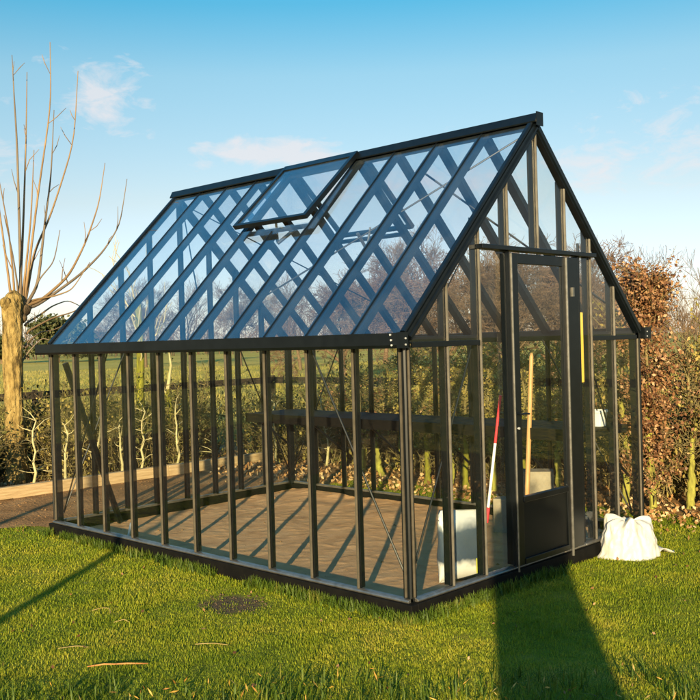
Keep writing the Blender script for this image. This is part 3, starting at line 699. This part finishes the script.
# ------------------------------------------------------------------ pollard willow
def pl(px, py, depth=0., X=-8.3):
    """pixel of the photo -> place at the willow's own distance (used once, for the shoots' real shape)"""
    f, roll, pit, yaw = 956.04, .02807, -.01071, .7726
    a, b = px-350, -(py-350); Xc = a*math.cos(roll)+b*math.sin(roll); Yc = -a*math.sin(roll)+b*math.cos(roll)
    dx, dz = Xc/f, Yc/f; fw = math.cos(pit)-dz*math.sin(pit); u = math.sin(pit)+dz*math.cos(pit)
    v = np.array([dx*math.cos(yaw)-fw*math.sin(yaw), dx*math.sin(yaw)+fw*math.cos(yaw), u])
    t = (X+depth-4.02814)/v[0]
    return np.array([4.02814, -4.62852, 1.81029])+v*t
WB = np.array([-8.3, 1.47, 0.])
wil = empty('pollard_willow', tuple(WB), 'old pollard willow with yellow bark and long bare upright shoots at left', 'tree')
def knobby(prof, n, amp, seed, sub=6):
    rg = np.random.default_rng(seed); ph = rg.uniform(0, 6.28, 9); V = []; F = []; P = []
    for (za, ra, xa, ya), (zb, rb, xb, yb) in zip(prof[:-1], prof[1:]):
        for i in range(sub): t = i/sub; P.append((za+(zb-za)*t, ra+(rb-ra)*t, xa+(xb-xa)*t, ya+(yb-ya)*t))
    P.append(prof[-1])
    for z, r, x, y in P:
        for k in range(n):
            a = 2*math.pi*k/n
            w = 1+amp*(math.sin(3*a+ph[0]+z*1.3)+.7*math.sin(5*a+ph[1]-z*2)+.6*math.sin(9*a+ph[2]+z*5)+.5*math.sin(7*z+ph[3]+2*a))
            V.append((x+r*w*math.cos(a), y+r*w*math.sin(a), z))
    m_ = len(P)
    for j in range(m_-1):
        for k in range(n): F.append((j*n+k, j*n+(k+1) % n, (j+1)*n+(k+1) % n, (j+1)*n+k))
    F.append(tuple((m_-1)*n+k for k in range(n))); F.append(tuple(range(n-1, -1, -1)))
    return V, F
V, F = knobby([(-.05, .18, 0, 0), (.25, .145, 0, 0), (1.0, .122, .01, -.01), (1.8, .125, 0, 0), (2.2, .138, -.01, .02), (2.42, .14, 0, .02), (2.55, .09, 0, .03), (2.61, .03, 0, .03)], 72, .05, 4, 16)
from mathutils import noise as mn
V2 = []
for (x, y, z) in V:      # deep furrowed bark
    a = math.atan2(y, x); q_ = Vector((math.cos(a)*2.6+z*.25, math.sin(a)*2.6, z*1.5)); f = abs(mn.noise(q_*1.5))+.5*abs(mn.noise(q_*3.4)); k_ = 1-.16*math.exp(-(f/.10)**2)+.05*mn.noise(q_*6)
    V2.append((x*k_, y*k_, z))
mb = MB(); mb.add(V2, F); mb.build('trunk', M['willow'], wil, smooth=True)
def lump(c, r, seed, mat, name, par):
    V, F = knobby([(-r*1.3, r*.2, 0, 0), (-r*.7, r*.8, 0, 0), (0, r, 0, 0), (r*.6, r*.8, 0, 0), (r, r*.15, 0, 0)], 20, .13, seed, 5)
    mb = MB(); mb.add(np.array(V)+np.array(c), F); mb.build(name, mat, par, smooth=True)
lump((.04, .06, 2.49), .085, 8, M['willow'], 'knob', wil); lump((.02, .16, 2.35), .085, 9, M['wound'], 'knob', wil)
lump((.03, -.10, 2.44), .08, 10, M['willow'], 'knob', wil); lump((.04, .14, 2.24), .06, 12, M['wound'], 'knob', wil); lump((0, .235, 2.38), .05, 13, M['wound'], 'knob', wil); lump((.08, -.03, 2.40), .065, 15, M['willow'], 'knob', wil)
paths = [  # long shoots: (x, y) down their length in the photo
 [(12, 55), (14, 95), (17, 143), (19, 211), (21, 285)], [(27, 72), (26, 143), (23, 232), (20, 288)], [(50, 42), (51, 105), (38, 194), (29, 266), (26, 290)],
 [(54, 110), (51, 177), (44.6, 225), (38, 285)], [(78, 71), (74, 143), (51, 215), (34, 252), (27, 292)], [(105, 163), (99, 204), (86, 242), (69, 276), (42, 300)],
 [(127, 179), (120, 225), (103, 252), (79, 276), (38, 305)], [(-2, 174), (9, 232), (14, 285)], [(-12, 130), (0, 215), (10, 288)], [(4, 215), (12, 250), (18, 288)],
 [(34, 150), (31, 220), (24, 285)],
 [(90, 262), (72, 290), (55, 296), (32, 300)], [(60, 230), (54, 262), (40, 278), (31, 296)], [(84, 308), (68, 300), (52, 306), (40, 315), (28, 322)], [(66, 324), (54, 330), (40, 332), (28, 342)],
 [(50, 340), (42, 338), (30, 350), (24, 358)], [(96, 298), (74, 312), (52, 318), (30, 330)]]
rg = np.random.default_rng(8)
for i, ph_ in enumerate(paths):
    dpt = rg.uniform(-.45, .35); n = len(ph_)
    pts = [pl(x, y, dpt*(1-j/(n-1))**.8) - WB for j, (x, y) in enumerate(ph_)][::-1]
    b0 = pts[0]; h0 = np.array([.02, np.clip(b0[1], -.12, .26)*.75, min(2.42, b0[2]-.05) if b0[2] < 2.45 else 2.40]); pts = [h0]+pts; n += 1
    # smooth resample
    P_ = np.array(pts); tt = np.linspace(0, n-1, 5*n); pts = np.stack([np.interp(tt, range(n), P_[:, c]) for c in range(3)], 1)
    for _ in range(3): pts[1:-1] = (pts[:-2]+2*pts[1:-1]+pts[2:])/4
    ln = np.linalg.norm(np.diff(pts, axis=0), axis=1).sum(); r0_ = .012+.005*min(ln, 3)
    rad = np.linspace(r0_, .005, len(pts))
    mb = MB(); mb.tube(pts, list(rad), 6)
    if i < 8:     # a few side twigs
        for _ in range(3):
            k = rg.integers(len(pts)//3, len(pts)-3); p = pts[k]; q_ = p+np.array([rg.normal(0, .08), rg.normal(0, .1), rg.uniform(.12, .4)])
            mb.tube([p, (p+q_)/2+rg.normal(0, .015, 3), q_], [rad[k]*.5, .006, .003], 5)
    mb.build('shoot', M['shoot'] if (i % 3) else M['greyshoot'], wil, smooth=True)

# ------------------------------------------------------------------ plants
def branch(rg, p, d, ln, r, lev, out, spread, up, nch, ratio=.68, tipr=.004):
    n = 3; pts = [p]; dd = d.copy(); rs = np.linspace(r, max(r*.55, tipr), n+1)
    for i in range(n):
        dd = dd+rg.normal(0, .13, 3)+np.array([0, 0, up]); dd /= np.linalg.norm(dd)
        pts.append(pts[-1]+dd*ln/n); out.append((*pts[-2], *pts[-1], rs[i], rs[i+1]))
    if lev == 0: return
    for c in range(nch+int(rg.integers(0, 2))):
        t = rg.uniform(.35, 1.0) if c else 1.0; k = min(n-1, int(t*n)); q_ = pts[k]+(pts[k+1]-pts[k])*(t*n-k if t < 1 else 1)
        v = rg.normal(size=3); v -= dd*(v@dd); v /= np.linalg.norm(v)
        a = rg.uniform(.5, 1.0)*spread; nd = dd*math.cos(a)+v*math.sin(a)
        branch(rg, q_, nd, ln*ratio*rg.uniform(.75, 1.2), max(r*.55*rg.uniform(.75, 1), tipr), lev-1, out, spread, up, nch, ratio, tipr)

def bare_tree(name, seed, h, tr, levels, spread, up, nch, mat, tipr=.006, trunk=.22):
    rg = np.random.default_rng(seed); out = []
    t = empty(name, (0, 0, 0), None, None)
    p = np.zeros(3); d = np.array([rg.normal(0, .05), rg.normal(0, .05), 1.]); segs = []
    th = h*trunk; pts = [p]
    for i in range(4):
        d = d+rg.normal(0, .05, 3); d /= np.linalg.norm(d); pts.append(pts[-1]+d*th/4)
        segs.append((*pts[-2], *pts[-1], tr*(1-.09*i), tr*(1-.09*(i+1))))
    V, F = segs_mesh(segs, 8); npmesh('trunk', V, F, mat, t)
    for c in range(5):
        a = rg.uniform(.15, .95)*spread; az = 2*math.pi*(c+rg.uniform(0, .7))/5
        nd = np.array([math.sin(a)*math.cos(az), math.sin(a)*math.sin(az), math.cos(a)])
        branch(rg, pts[-1-(c % 2)], nd, h*.30*rg.uniform(.8, 1.15), tr*.5, levels, out, spread, up, nch, .7, tipr)
    out = np.array(out); big = out[:, 6] > .02
    parts = []
    V1, F1 = segs_mesh(out, 3)
    npmesh('crown', V1, F1, mat, t)
    return t

bt = [bare_tree('bare_tree', 31, 6.2, .16, 6, .75, .05, 3, M['twig'], .006), bare_tree('bare_tree', 32, 5.0, .14, 6, .95, .03, 3, M['redtwig'], .006),
      bare_tree('bare_tree', 33, 5.4, .11, 4, .75, .12, 3, M['twig'], .006), bare_tree('bare_tree', 34, 4.6, .15, 6, 1.05, .02, 3, M['redtwig'], .0065)]
def at(px, dist):
    """point on the ground along a compass bearing (as seen from the viewer's spot)"""
    a = (px-350)/956.04; d = FW+RT*a; return (CAM+d*dist)
spots = [  # bearing, distance, variant, scale, label
 (598, 38, 3, .9, 'reddish bare fruit tree behind the right gable glass'), (552, 30, 3, 1.06, 'wide reddish bare tree filling the door glass'),
 (505, 28, 0, .74, 'brown bare tree behind the narrow glass left of the door'), (448, 31, 3, 1.02, 'spreading reddish bare tree behind the near roof corner'),
 (410, 45, 0, 1.08, 'tall brown bare tree seen through the roof near its front edge'), (345, 38, 1, 1.05, 'rounded reddish bare tree seen through the middle of the roof'),
 (300, 60, 2, 1.15, 'slim bare tree seen through the roof below the open vent'), (240, 75, 0, 1.1, 'fine dark bare tree seen low through the roof left of the vent'),
 (185, 90, 2, 1.5, 'distant bare tree seen through the third roof bay from the left'), (145, 80, 0, 1.15, 'distant rounded bare tree seen through the leftmost roof bays'),
 (684, 27, 2, .66, 'fine bare tree rising behind the hedge at the right picture edge'), (640, 44, 2, 1.08, 'tall thin bare tree just above the brown beech column'),
 (722, 33, 2, .88, 'bare twiggy tree partly cut by the right picture edge'), (480, 55, 2, 1.3, 'taller dark bare tree farther back behind the door header'),
 (385, 70, 1, 1.5, 'far reddish bare tree low behind the roof panes near the gutter'), (575, 55, 0, 1.1, 'far bare tree between the two orchard trees right of the door')]
used = set()
for i, (px, ds, k, s_, lab) in enumerate(spots):
    x, y = at(px, ds); rz = i*1.7
    if k not in used:
        o = bt[k]; o.location = (x, y, -.02); o.rotation_euler = (0, 0, rz); o.scale = (s_, s_, s_); used.add(k)
    else: o = dup(bt[k], (x, y, -.02), rz, (s_, s_, s_))
    tag(o, lab, 'tree', 'bare trees beyond the hedge')

# evergreen clump far left and distant wood
def leafy(name, seed, sx, sz, n, size, mat, lab, loc, group):
    rg = np.random.default_rng(seed); t = empty(name, loc, lab, 'tree', group)
    cs_ = np.c_[rg.normal(0, sx*.28, 26), rg.normal(0, sx*.28, 26), rg.uniform(.25, .92, 26)*sz]; cs_[:, :2] *= (1.15-cs_[:, 2:3]/sz*.75)
    c = cs_[rg.integers(0, 26, n)]; P_ = c+rg.normal(0, 1, (n, 3))*np.array([sx*.10, sx*.10, sz*.07])
    P_[:, 2] = np.clip(P_[:, 2], .1, None)
    V, F = leaves_mesh(P_, size, rg, aspect=.7); npmesh('crown', V, F, mat, t)
    mb = MB(); mb.tube([(0, 0, -.1), (.05, 0, sz*.5)], [.25, .12], 8); mb.build('trunk', M['twig'], t)
leafy('evergreen_tree', 1, 7.5, 5.6, 5200, .5, M['conifer'], 'dark evergreen clump in the distance right of the willow trunk', (*at(58, 118), -.02), 'evergreens far across the field')
leafy('evergreen_tree', 2, 5, 3.8, 3600, .45, M['conifer'], 'lower dark evergreen in the distance behind the left gutter end', (*at(92, 125), -.02), 'evergreens far across the field')
leafy('evergreen_tree', 3, 6, 3.6, 3600, .45, M['conifer'], 'dark evergreen partly hidden behind the willow trunk', (*at(2, 122), -.02), 'evergreens far across the field')
rg = np.random.default_rng(77); out = []
for i in range(420):
    b = at(rg.uniform(-260, 950), rg.uniform(150, 210)); h = rg.uniform(3.5, 8.5)*(1+.25*math.sin(i))
    p0 = np.array([*b, 0.])
    for _ in range(26):
        z = h*rg.uniform(.15, .75); q_ = p0+np.array([rg.normal(0, 1.1), rg.normal(0, 1.1), z]); e_ = q_+np.array([rg.normal(0, .9), rg.normal(0, .9), rg.uniform(.5, 1.6)])
        out.append((*q_, *e_, .05, .02))
    out.append((*p0, *(p0+np.array([0, 0, h*.8])), .14, .04))
V, F = segs_mesh(np.array(out), 3); o = npmesh('far_wood', V, F, M['twig']); tag(o, 'low band of distant bare woodland on the horizon', 'wood', kind='stuff')

# hedge of young beech plants along the back, mossy feet, clinging brown leaves
def hedge_plant(seed, h, leafn, leafmat, wid, stem, lo=.3, twigs=70):
    rg = np.random.default_rng(seed); t = empty('hedge_plant', (0, 0, 0), None, None)
    pts = [np.array([0, 0, -.05])]; n = 7
    for i in range(n): pts.append(pts[-1]+np.array([rg.normal(0, .025), rg.normal(0, .025), (h*.92+.05)/n]))
    rad = np.linspace(.042, .008, n+1)
    mb = MB(); k = 4; tt = np.linspace(0, k, 26); pp = np.stack([np.interp(tt, range(n+1), np.array(pts)[:, c]) for c in range(3)], 1); pp[1:-1, :2] += rg.normal(0, .004, (24, 2))
    mb.tube(list(pp), list(np.interp(tt, range(n+1), rad)*rg.uniform(.82, 1.2, 26)), 11)
    mb.v = [tuple(Vector(v)*1+Vector((mn.noise(Vector(v)*28+Vector((seed, 0, 0))), mn.noise(Vector(v)*28+Vector((0, seed, 9))), 0))*.008) for v in mb.v]; mb.build('trunk', M[stem], t, smooth=True)
    segs = []; lf = []
    for i in range(k, n): segs.append((*pts[i], *pts[i+1], rad[i], rad[i+1]))
    for _ in range(twigs):
        z = rg.uniform(lo*.5, .97)*h; j = min(n-1, int((z+.05)/((h*.92+.05)/n))); b = pts[j]+(pts[j+1]-pts[j])*rg.random(); 
        az = rg.uniform(0, 6.28); ln = wid*rg.uniform(.4, 1.15); e_ = b+np.array([math.cos(az)*ln, math.sin(az)*ln, ln*rg.uniform(-.1, 1.1)])
        m_ = (b+e_)/2+rg.normal(0, .02, 3); segs += [(*b, *m_, .007, .005), (*m_, *e_, .005, .003)]
        for _ in range(2):
            q_ = b+(e_-b)*rg.uniform(.3, .95); w_ = q_+rg.normal(0, .09, 3)+np.array([0, 0, .05]); segs.append((*q_, *w_, .0035, .002)); lf.append((q_+w_)/2)
        lf += [m_, e_, b+(e_-b)*.75]
    V, F = segs_mesh(np.array(segs), 4); npmesh('branches', V, F, M['brushstem'], t)
    lf = np.array(lf); lf = lf[lf[:, 2] > lo*h*rg.uniform(.6, 1.1, len(lf))]
    if leafn:
        leafn = int(leafn*1.5); P_ = lf[rg.integers(0, len(lf), leafn)]+rg.normal(0, .035, (leafn, 3)); V, F = leaves_mesh(P_, .042, rg); npmesh('leaves', V, F, M[leafmat], t)
    return t
hv = [hedge_plant(1, 2.54, 7600, 'brownleaf', .29, 'moss', .13, 210), hedge_plant(12, 1.85, 650, 'paleleaf', .3, 'moss', .45, 80),
      hedge_plant(3, 1.65, 420, 'brownleaf', .3, 'moss', .45, 110), hedge_plant(4, 1.75, 900, 'paleleaf', .32, 'moss_bright', .4, 90)]
ordn = ['first', 'second', 'third', 'fourth', 'fifth', 'sixth', 'seventh', 'eighth', 'ninth', 'tenth', 'eleventh', 'twelfth', 'thirteenth', 'fourteenth', 'fifteenth', 'sixteenth', 'seventeenth', 'eighteenth', 'nineteenth', 'twentieth'] + ['twenty '+q for q in ('first', 'second', 'third', 'fourth', 'fifth', 'sixth', 'seventh')]
hl = []
# x, y, variant, scale z
pos = [(.25, 4.75, 2, 1.05), (-.02, 4.62, 1, 1.08), (-.26, 4.6, 2, 1.1), (-.56, 4.42, 0, 1.0), (-.92, 4.5, 1, 1.15), (-1.35, 4.55, 2, 1.05), (-1.75, 4.6, 1, 1.0), (-2.15, 4.5, 3, 1.0), (-2.55, 4.45, 1, .95), (-2.9, 4.38, 3, 1.0),
       (-3.25, 4.5, 2, .9), (-3.5, 4.4, 3, 1.0), (-3.95, 4.5, 1, .9), (-4.4, 4.6, 2, .8), (-4.9, 4.7, 1, .8), (-5.4, 4.8, 2, .75)]
us = set()
for i, (x, y, k, s_) in enumerate(pos):
    kind = {0: 'tall leafy brown beech column standing clear right of the greenhouse', 1: 'olive twiggy hedge plant with mossy foot', 2: 'sparse brown leaved hedge plant', 3: 'yellow green mossy stemmed hedge plant'}[k]
    lab = kind if k == 0 else f'{kind}, {ordn[i]} in the back hedge from right'
    sc_ = (1, 1, s_)
    if k not in us: o = hv[k]; o.location = (x, y, 0); o.rotation_euler = (0, 0, i*1.3); o.scale = sc_; us.add(k)
    else: o = dup(hv[k], (x, y, 0), i*1.3, sc_)
    tag(o, lab, 'hedge plant', 'young beech plants in the back hedge')

# brush beyond the timber edging
def brush(seed, h, w, ns, leafn, mat):
    rg = np.random.default_rng(seed); t = empty('brush_shrub', (0, 0, 0), None, None); segs = []; lf = []
    for _ in range(ns):
        b = np.array([rg.normal(0, w*.25), rg.normal(0, w*.25), -.03]); d = np.array([rg.normal(0, .28), rg.normal(0, .28), 1.]); p = b; r_ = rg.uniform(.005, .011); n = 4; hh_ = h*rg.uniform(.55, 1.1)
        for i in range(n):
            d = d+rg.normal(0, .22, 3); d /= np.linalg.norm(d); q_ = p+d*hh_/n; segs.append((*p, *q_, r_*(1-i*.2), r_*(.8-i*.2)+.001)); 
            for _ in range(3):
                v = rg.normal(0, 1, 3); v[2] = abs(v[2])*.6; v /= np.linalg.norm(v); s0 = p+(q_-p)*rg.random(); e_ = s0+v*rg.uniform(.1, .34); segs.append((*s0, *e_, .0035, .0018)); lf += [e_, (s0+e_)/2]
            p = q_
    V, F = segs_mesh(np.array(segs), 3); npmesh('stems', V, F, M['brushstem'], t)
    lf = np.array(lf); P_ = lf[rg.integers(0, len(lf), leafn)]+rg.normal(0, .03, (leafn, 3)); P_ = P_[P_[:, 2] > .03]
    V, F = leaves_mesh(P_, .05, rg); npmesh('leaves', V, F, M[mat], t)
    return t
bv = [brush(41, 1.05, .9, 75, 2300, 'oliveleaf'), brush(42, .95, .9, 80, 1500, 'paleleaf'), brush(43, 1.1, .8, 70, 1900, 'oliveleaf'), brush(44, 1.0, .95, 95, 2100, 'paleleaf')]
sp_ = [(-7.75, -.6, 0), (-8.35, -.1, 1), (-7.6, .2, 2), (-8.7, .75, 1), (-9.0, 1.6, 0), (-7.9, 2.15, 1), (-8.6, 2.3, 0), (-7.8, 2.75, 2), (-8.5, 3.15, 1), (-7.9, 3.75, 0), (-8.3, 4.5, 2), (-7.3, 5.1, 0), (-6.6, 5.2, 1), (-5.9, 5.4, 2), (-5.1, 5.5, 0), (-4.3, 5.4, 3), (-3.5, 5.5, 3), (-2.7, 5.5, 1), (-2.0, 5.6, 3), (-1.3, 5.5, 1), (-.6, 5.6, 3), (.1, 5.5, 1), (.8, 5.6, 3)]
us = set()
kinds = ['dark olive leafy brush shrub', 'straw coloured twiggy brush shrub', 'tall dark brush shrub', 'dense pale brush shrub']
for i, (x, y, k) in enumerate(sp_):
    lab = f'{kinds[k]}, {ordn[i]} in the thicket counted from the left'
    if k not in us: o = bv[k]; o.location = (x, y, 0); us.add(k)
    else: o = dup(bv[k], (x, y, 0), i*2.1, (1, 1, rng.uniform(.85, 1.1)*(1.65 if x > -4.6 else 1.36)))
    tag(o, lab, 'shrub', 'brush shrubs in the thicket')

# pale crooked saplings among the brush
def sapling(seed, h, mat):
    rg = np.random.default_rng(seed); mb = MB(); p = np.array([0, 0, -.03]); d = np.array([0, 0, 1.]); pts = [p]
    n = 7
    for i in range(n):
        d = np.array([rg.normal(0, .16), rg.normal(0, .2), 1.]); d /= np.linalg.norm(d); p = p+d*h/n; pts.append(p)
    rad = np.linspace(.022, .009, n+1); mb.tube(pts, list(rad), 7)
    t = empty('pale_sapling', (0, 0, 0), None, None); mb.build('stem', M[mat], t, smooth=True)
    mb = MB()
    for i in range(2, n+1):
        for _ in range(2):
            e_ = pts[i]+np.array([rg.normal(0, .14), rg.normal(0, .14), rg.uniform(.02, .18)]); mb.tube([pts[i], (pts[i]+e_)/2+rg.normal(0, .015, 3), e_], [.007, .005, .002], 5)
    mb.build('twigs', M[mat], t)
    return t
sv = [sapling(51, .95, 'palestem'), sapling(52, .85, 'palestem'), sapling(53, 1.0, 'palestem')]
us = set()
for i, (x, y, k) in enumerate([(-7.22, .62, 1), (-7.3, 1.22, 0), (-7.3, 1.62, 1), (-7.3, 2.12, 2), (-7.25, 2.45, 1), (-7.28, 2.8, 0), (-7.2, 3.3, 2), (-7.25, 4.0, 1), (-6.7, 4.75, 0), (-5.8, 4.9, 2)]):
    lab = f'crooked pale sapling stem beyond the timber edging, {ordn[i]} from the left'
    if k not in us: o = sv[k]; o.location = (x, y, 0); us.add(k)
    else: o = dup(sv[k], (x, y, 0), i*2.4)
    tag(o, lab, 'sapling', 'pale saplings behind the edging')

# bright mossy trees behind the left glass
t = empty('mossy_tree', (-7.95, 3.24, 0), 'upright tree with bright yellow green mossy trunk behind the left glass', 'tree')
rg = np.random.default_rng(61)
mb = MB(); mb.tube([(0, 0, -.05), (.01, .01, .5), (-.01, 0, 1.1), (.02, .01, 1.7), (0, 0, 2.5)], [.085, .07, .062, .058, .045], 10); mb.build('trunk', M['moss_bright'], t, smooth=True)
out = []
for c in range(5): a = c*1.26; branch(rg, np.array([0, 0, 1.5+.22*c]), np.array([math.cos(a)*.7, math.sin(a)*.7, .8]), .55, .018, 2, out, .7, .1, 2, .7, .004)
V, F = segs_mesh(np.array(out), 4); npmesh('branches', V, F, M['palestem'], t)
t = empty('mossy_stump', (-7.85, 3.86, 0), 'short leaning mossy trunk right of the upright mossy tree', 'tree')
mb = MB(); mb.tube([(0, 0, -.05), (-.02, -.08, .4), (-.03, -.16, .8), (-.03, -.2, 1.15)], [.09, .075, .06, .04], 10); mb.build('trunk', M['moss_bright'], t, smooth=True)
for pp, rr in [([(-.03, -.2, 1.1), (.0, -.14, 1.5), (.03, -.2, 1.8)], [.03, .018, .006]), ([(-.03, -.19, 1.05), (-.05, -.4, 1.4)], [.025, .006])]:
    mb = MB(); mb.tube(pp, rr, 7); mb.build('branch', M['palestem'], t)

# weathered rail fence behind the hedge
t = empty('rail_fence', (-9.2, 6.9, 0), 'dark weathered timber rail fence running behind the hedge', 'fence')
corner = (0, 0); ends = [(0, -14), (14, .4)]
for ex, ey in ends:
    n = 6
    for i in range(0 if ex else 1, n+1):
        x, y = ex*i/n, ey*i/n; mb = MB(); mb.box((x-.035, y-.035, -.1), (x+.035, y+.035, 1.2)); mb.build('post', M['rail'], t, bevel=.008)
    for z in (1.12,):
        a = Vector((0, 0, z)); b = Vector((ex, ey, z)); d = (b-a).normalized(); s_ = Vector((-d.y, d.x, 0))
        a = a+d*.06-s_*.06 if ex else a+d*.06+s_*.06; b = b-s_*.06 if ex else b+s_*.06
        mb = MB(); mb.sweep([(-.022, -.055), (.022, -.055), (.022, .055), (-.022, .055)], a, b, s_, (0, 0, 1)); mb.build('rail', M['rail'], t)

# unseen trunk shape added for the viewer's own shadow, then young trees inferred from theirs
t = empty('shadow_stand_in', (5.08, -5.40, 0), 'unseen trunk shape added to cast the broad shadow of the viewer towards the door', 'tree')
V, F = knobby([(-.05, .36, 0, 0), (.3, .325, 0, 0), (1.2, .31, 0, 0), (2.0, .295, 0, 0), (2.15, .25, 0, 0), (2.22, .05, 0, 0)], 26, .02, 14)
mb = MB(); mb.add(V, F); mb.build('trunk', M['willow'], t, smooth=True)  # trunk of the unseen shadow stand-in
mb = MB(); mb.tube([(.1, 0, 2.1), (.14, .02, 2.45)], [.03, .02], 7); mb.build('shoot', M['shoot'], t)  # shoot added to the unseen shadow stand-in
for (x, y), lab in zip([(1.46, -6.53), (-.9, -6.3)], ['slender bare young tree casting the thin lawn shadow at left', 'slender bare young tree casting a shadow on the soil path']):
    t = empty('young_tree', (x, y, 0), lab, 'tree')
    mb = MB(); mb.tube([(0, 0, -.05), (.02, .01, 1.5), (0, 0, 3.2)], [.06, .05, .03], 9); mb.build('trunk', M['twig'], t, smooth=True)
    out = []; rg = np.random.default_rng(int(abs(x*10)))
    for c in range(5): a = c*1.26; branch(rg, np.array([0, 0, 2.5+.15*c]), np.array([math.cos(a)*.6, math.sin(a)*.6, .9]), .6, .016, 2, out, .6, .1, 2, .7, .004)
    V, F = segs_mesh(np.array(out), 4); npmesh('branches', V, F, M['twig'], t)

# ------------------------------------------------------------------ light and sky
EL = R(11); SD = Vector((.6, -.8, 0)).normalized()
sun = bpy.data.lights.new('sun', 'SUN'); sun.energy = 5.0; sun.angle = R(.53); sun.color = (1, .80, .46)
so = bpy.data.objects.new('sun', sun); COL.objects.link(so)
tosun = Vector((SD.x*math.cos(EL), SD.y*math.cos(EL), math.sin(EL))); so.rotation_euler = tosun.to_track_quat('Z', 'Y').to_euler()

w = bpy.data.worlds.new('World'); sc.world = w; w.use_nodes = True
nt = w.node_tree; bg = nt.nodes['Background']
sky = nt.nodes.new('ShaderNodeTexSky'); sky.sky_type = 'NISHITA'; sky.sun_disc = False
sky.sun_elevation = EL; sky.sun_rotation = math.atan2(SD.x, SD.y); sky.air_density = 1.0; sky.dust_density = .4; sky.ozone_density = 2.0
tc = nt.nodes.new('ShaderNodeTexCoord')
def mth(op, a, b=None, c=None):
    n = nt.nodes.new('ShaderNodeMath'); n.operation = op
    for i, v in enumerate((a, b, c)):
        if v is None: continue
        if isinstance(v, (int, float)): n.inputs[i].default_value = v
        else: nt.links.new(v, n.inputs[i])
    return n.outputs[0]
sx = nt.nodes.new('ShaderNodeSeparateXYZ'); nt.links.new(tc.outputs['Generated'], sx.inputs[0])
az = mth('ARCTAN2', sx.outputs['X'], sx.outputs['Y']); el = mth('ARCSINE', sx.outputs['Z'])
mul = nt.nodes.new('ShaderNodeMix'); mul.data_type = 'RGBA'; mul.blend_type = 'MULTIPLY'; mul.inputs[0].default_value = 1
nt.links.new(sky.outputs[0], mul.inputs[6])
# paler and less green towards the horizon; blue boosted above view for roof reflections
elr = ramp(nt, mth('DIVIDE', el, 1.6), [(p_/1.6, c_) for p_, c_ in [(0, (.60, .60, .82)), (.057, (.64, .60, .74)), (.145, (.70, .58, .535)), (.27, (.59, .67, .60)), (.34, (.23, .62, .63)), (.55, (.38, 1.3, 1.5)), (.95, (.45, 1.4, 1.65)), (1.2, (.8, 1.0, .95)), (1.6, (.9, 1.0, .95))]])
nt.links.new(elr.outputs[0], mul.inputs[7])
# clouds: small wisps, each with its own bearing (degrees clockwise of north = +Y) and height
comb = nt.nodes.new('ShaderNodeCombineXYZ'); nt.links.new(mth('MULTIPLY', az, 1.0), comb.inputs[0]); nt.links.new(mth('MULTIPLY', el, 2.2), comb.inputs[1])
def cnoise(scale, det): 
    n = nt.nodes.new('ShaderNodeTexNoise'); n.inputs['Scale'].default_value = scale; n.inputs['Detail'].default_value = det; n.inputs['Roughness'].default_value = .62; n.inputs['Distortion'].default_value = .4
    nt.links.new(comb.outputs[0], n.inputs['Vector']); return n.outputs['Fac']
nz = cnoise(22, 7)
def azel(px, py): # bearing of a cloud from where the picture was taken
    a = (px-350)/956.04; h = -(py-345)/956.04
    d = FW+RT*a; return math.atan2(d[0], d[1]), math.atan2(h, math.hypot(*d))
tot = None
for px, py, wx, wy, am in [(108, 95, 52, 40, .95), (206, 148, 22, 12, .7), (225, 165, 30, 16, .55), (290, 158, 75, 20, 1.25), (215, 168, 22, 10, .7), (440, 188, 170, 26, .8), (625, 178, 150, 34, .75), (60, 55, 30, 14, .55), (560, 195, 190, 30, .6), (780, 150, 200, 60, .8), (-80, 150, 160, 50, .7)]:
    a0, e0_ = azel(px, py); k = 1/956.04
    dx = mth('DIVIDE', mth('SUBTRACT', az, a0), wx*k); dy = mth('DIVIDE', mth('SUBTRACT', el, e0_), wy*k)
    g = mth('MULTIPLY', mth('EXPONENT', mth('MULTIPLY', mth('ADD', mth('MULTIPLY', dx, dx), mth('MULTIPLY', dy, dy)), -1.)), am)
    tot = g if tot is None else mth('MAXIMUM', tot, g)
cm = mth('MULTIPLY', mth('SUBTRACT', mth('ADD', mth('MULTIPLY', tot, .62), mth('MULTIPLY', nz, 1.5)), 1.06), 2.0)
cl_ = nt.nodes.new('ShaderNodeClamp'); nt.links.new(cm, cl_.inputs[0]); cl_.inputs[2].default_value = .72
mixc = nt.nodes.new('ShaderNodeMix'); mixc.data_type = 'RGBA'; nt.links.new(cl_.outputs[0], mixc.inputs[0]); nt.links.new(mul.outputs[2], mixc.inputs[6])
CLOUD = (3.1, 2.95, 3.0, 1); mixc.inputs[7].default_value = CLOUD
nt.links.new(mixc.outputs[2], bg.inputs[0]); bg.inputs[1].default_value = .1

# ------------------------------------------------------------------ camera
cam = bpy.data.cameras.new('camera'); cam.lens = 956.04/700*36; cam.sensor_width = 36; cam.clip_end = 3000; cam.clip_start = .05
co = bpy.data.objects.new('camera', cam); COL.objects.link(co)
co.matrix_world = Matrix.Translation((4.02814, -4.62852, 1.81029)) @ Matrix.Rotation(.7726, 4, 'Z') @ Matrix.Rotation(math.pi/2-.01071, 4, 'X') @ Matrix.Rotation(-.02807, 4, 'Z')
sc.camera = co
vs = sc.view_settings; vs.view_transform = 'Standard'; vs.look = 'None'; vs.gamma = 1; vs.exposure = 1.5; vs.use_curve_mapping = False
sc.cycles.transparent_max_bounces = 40; sc.cycles.max_bounces = 10
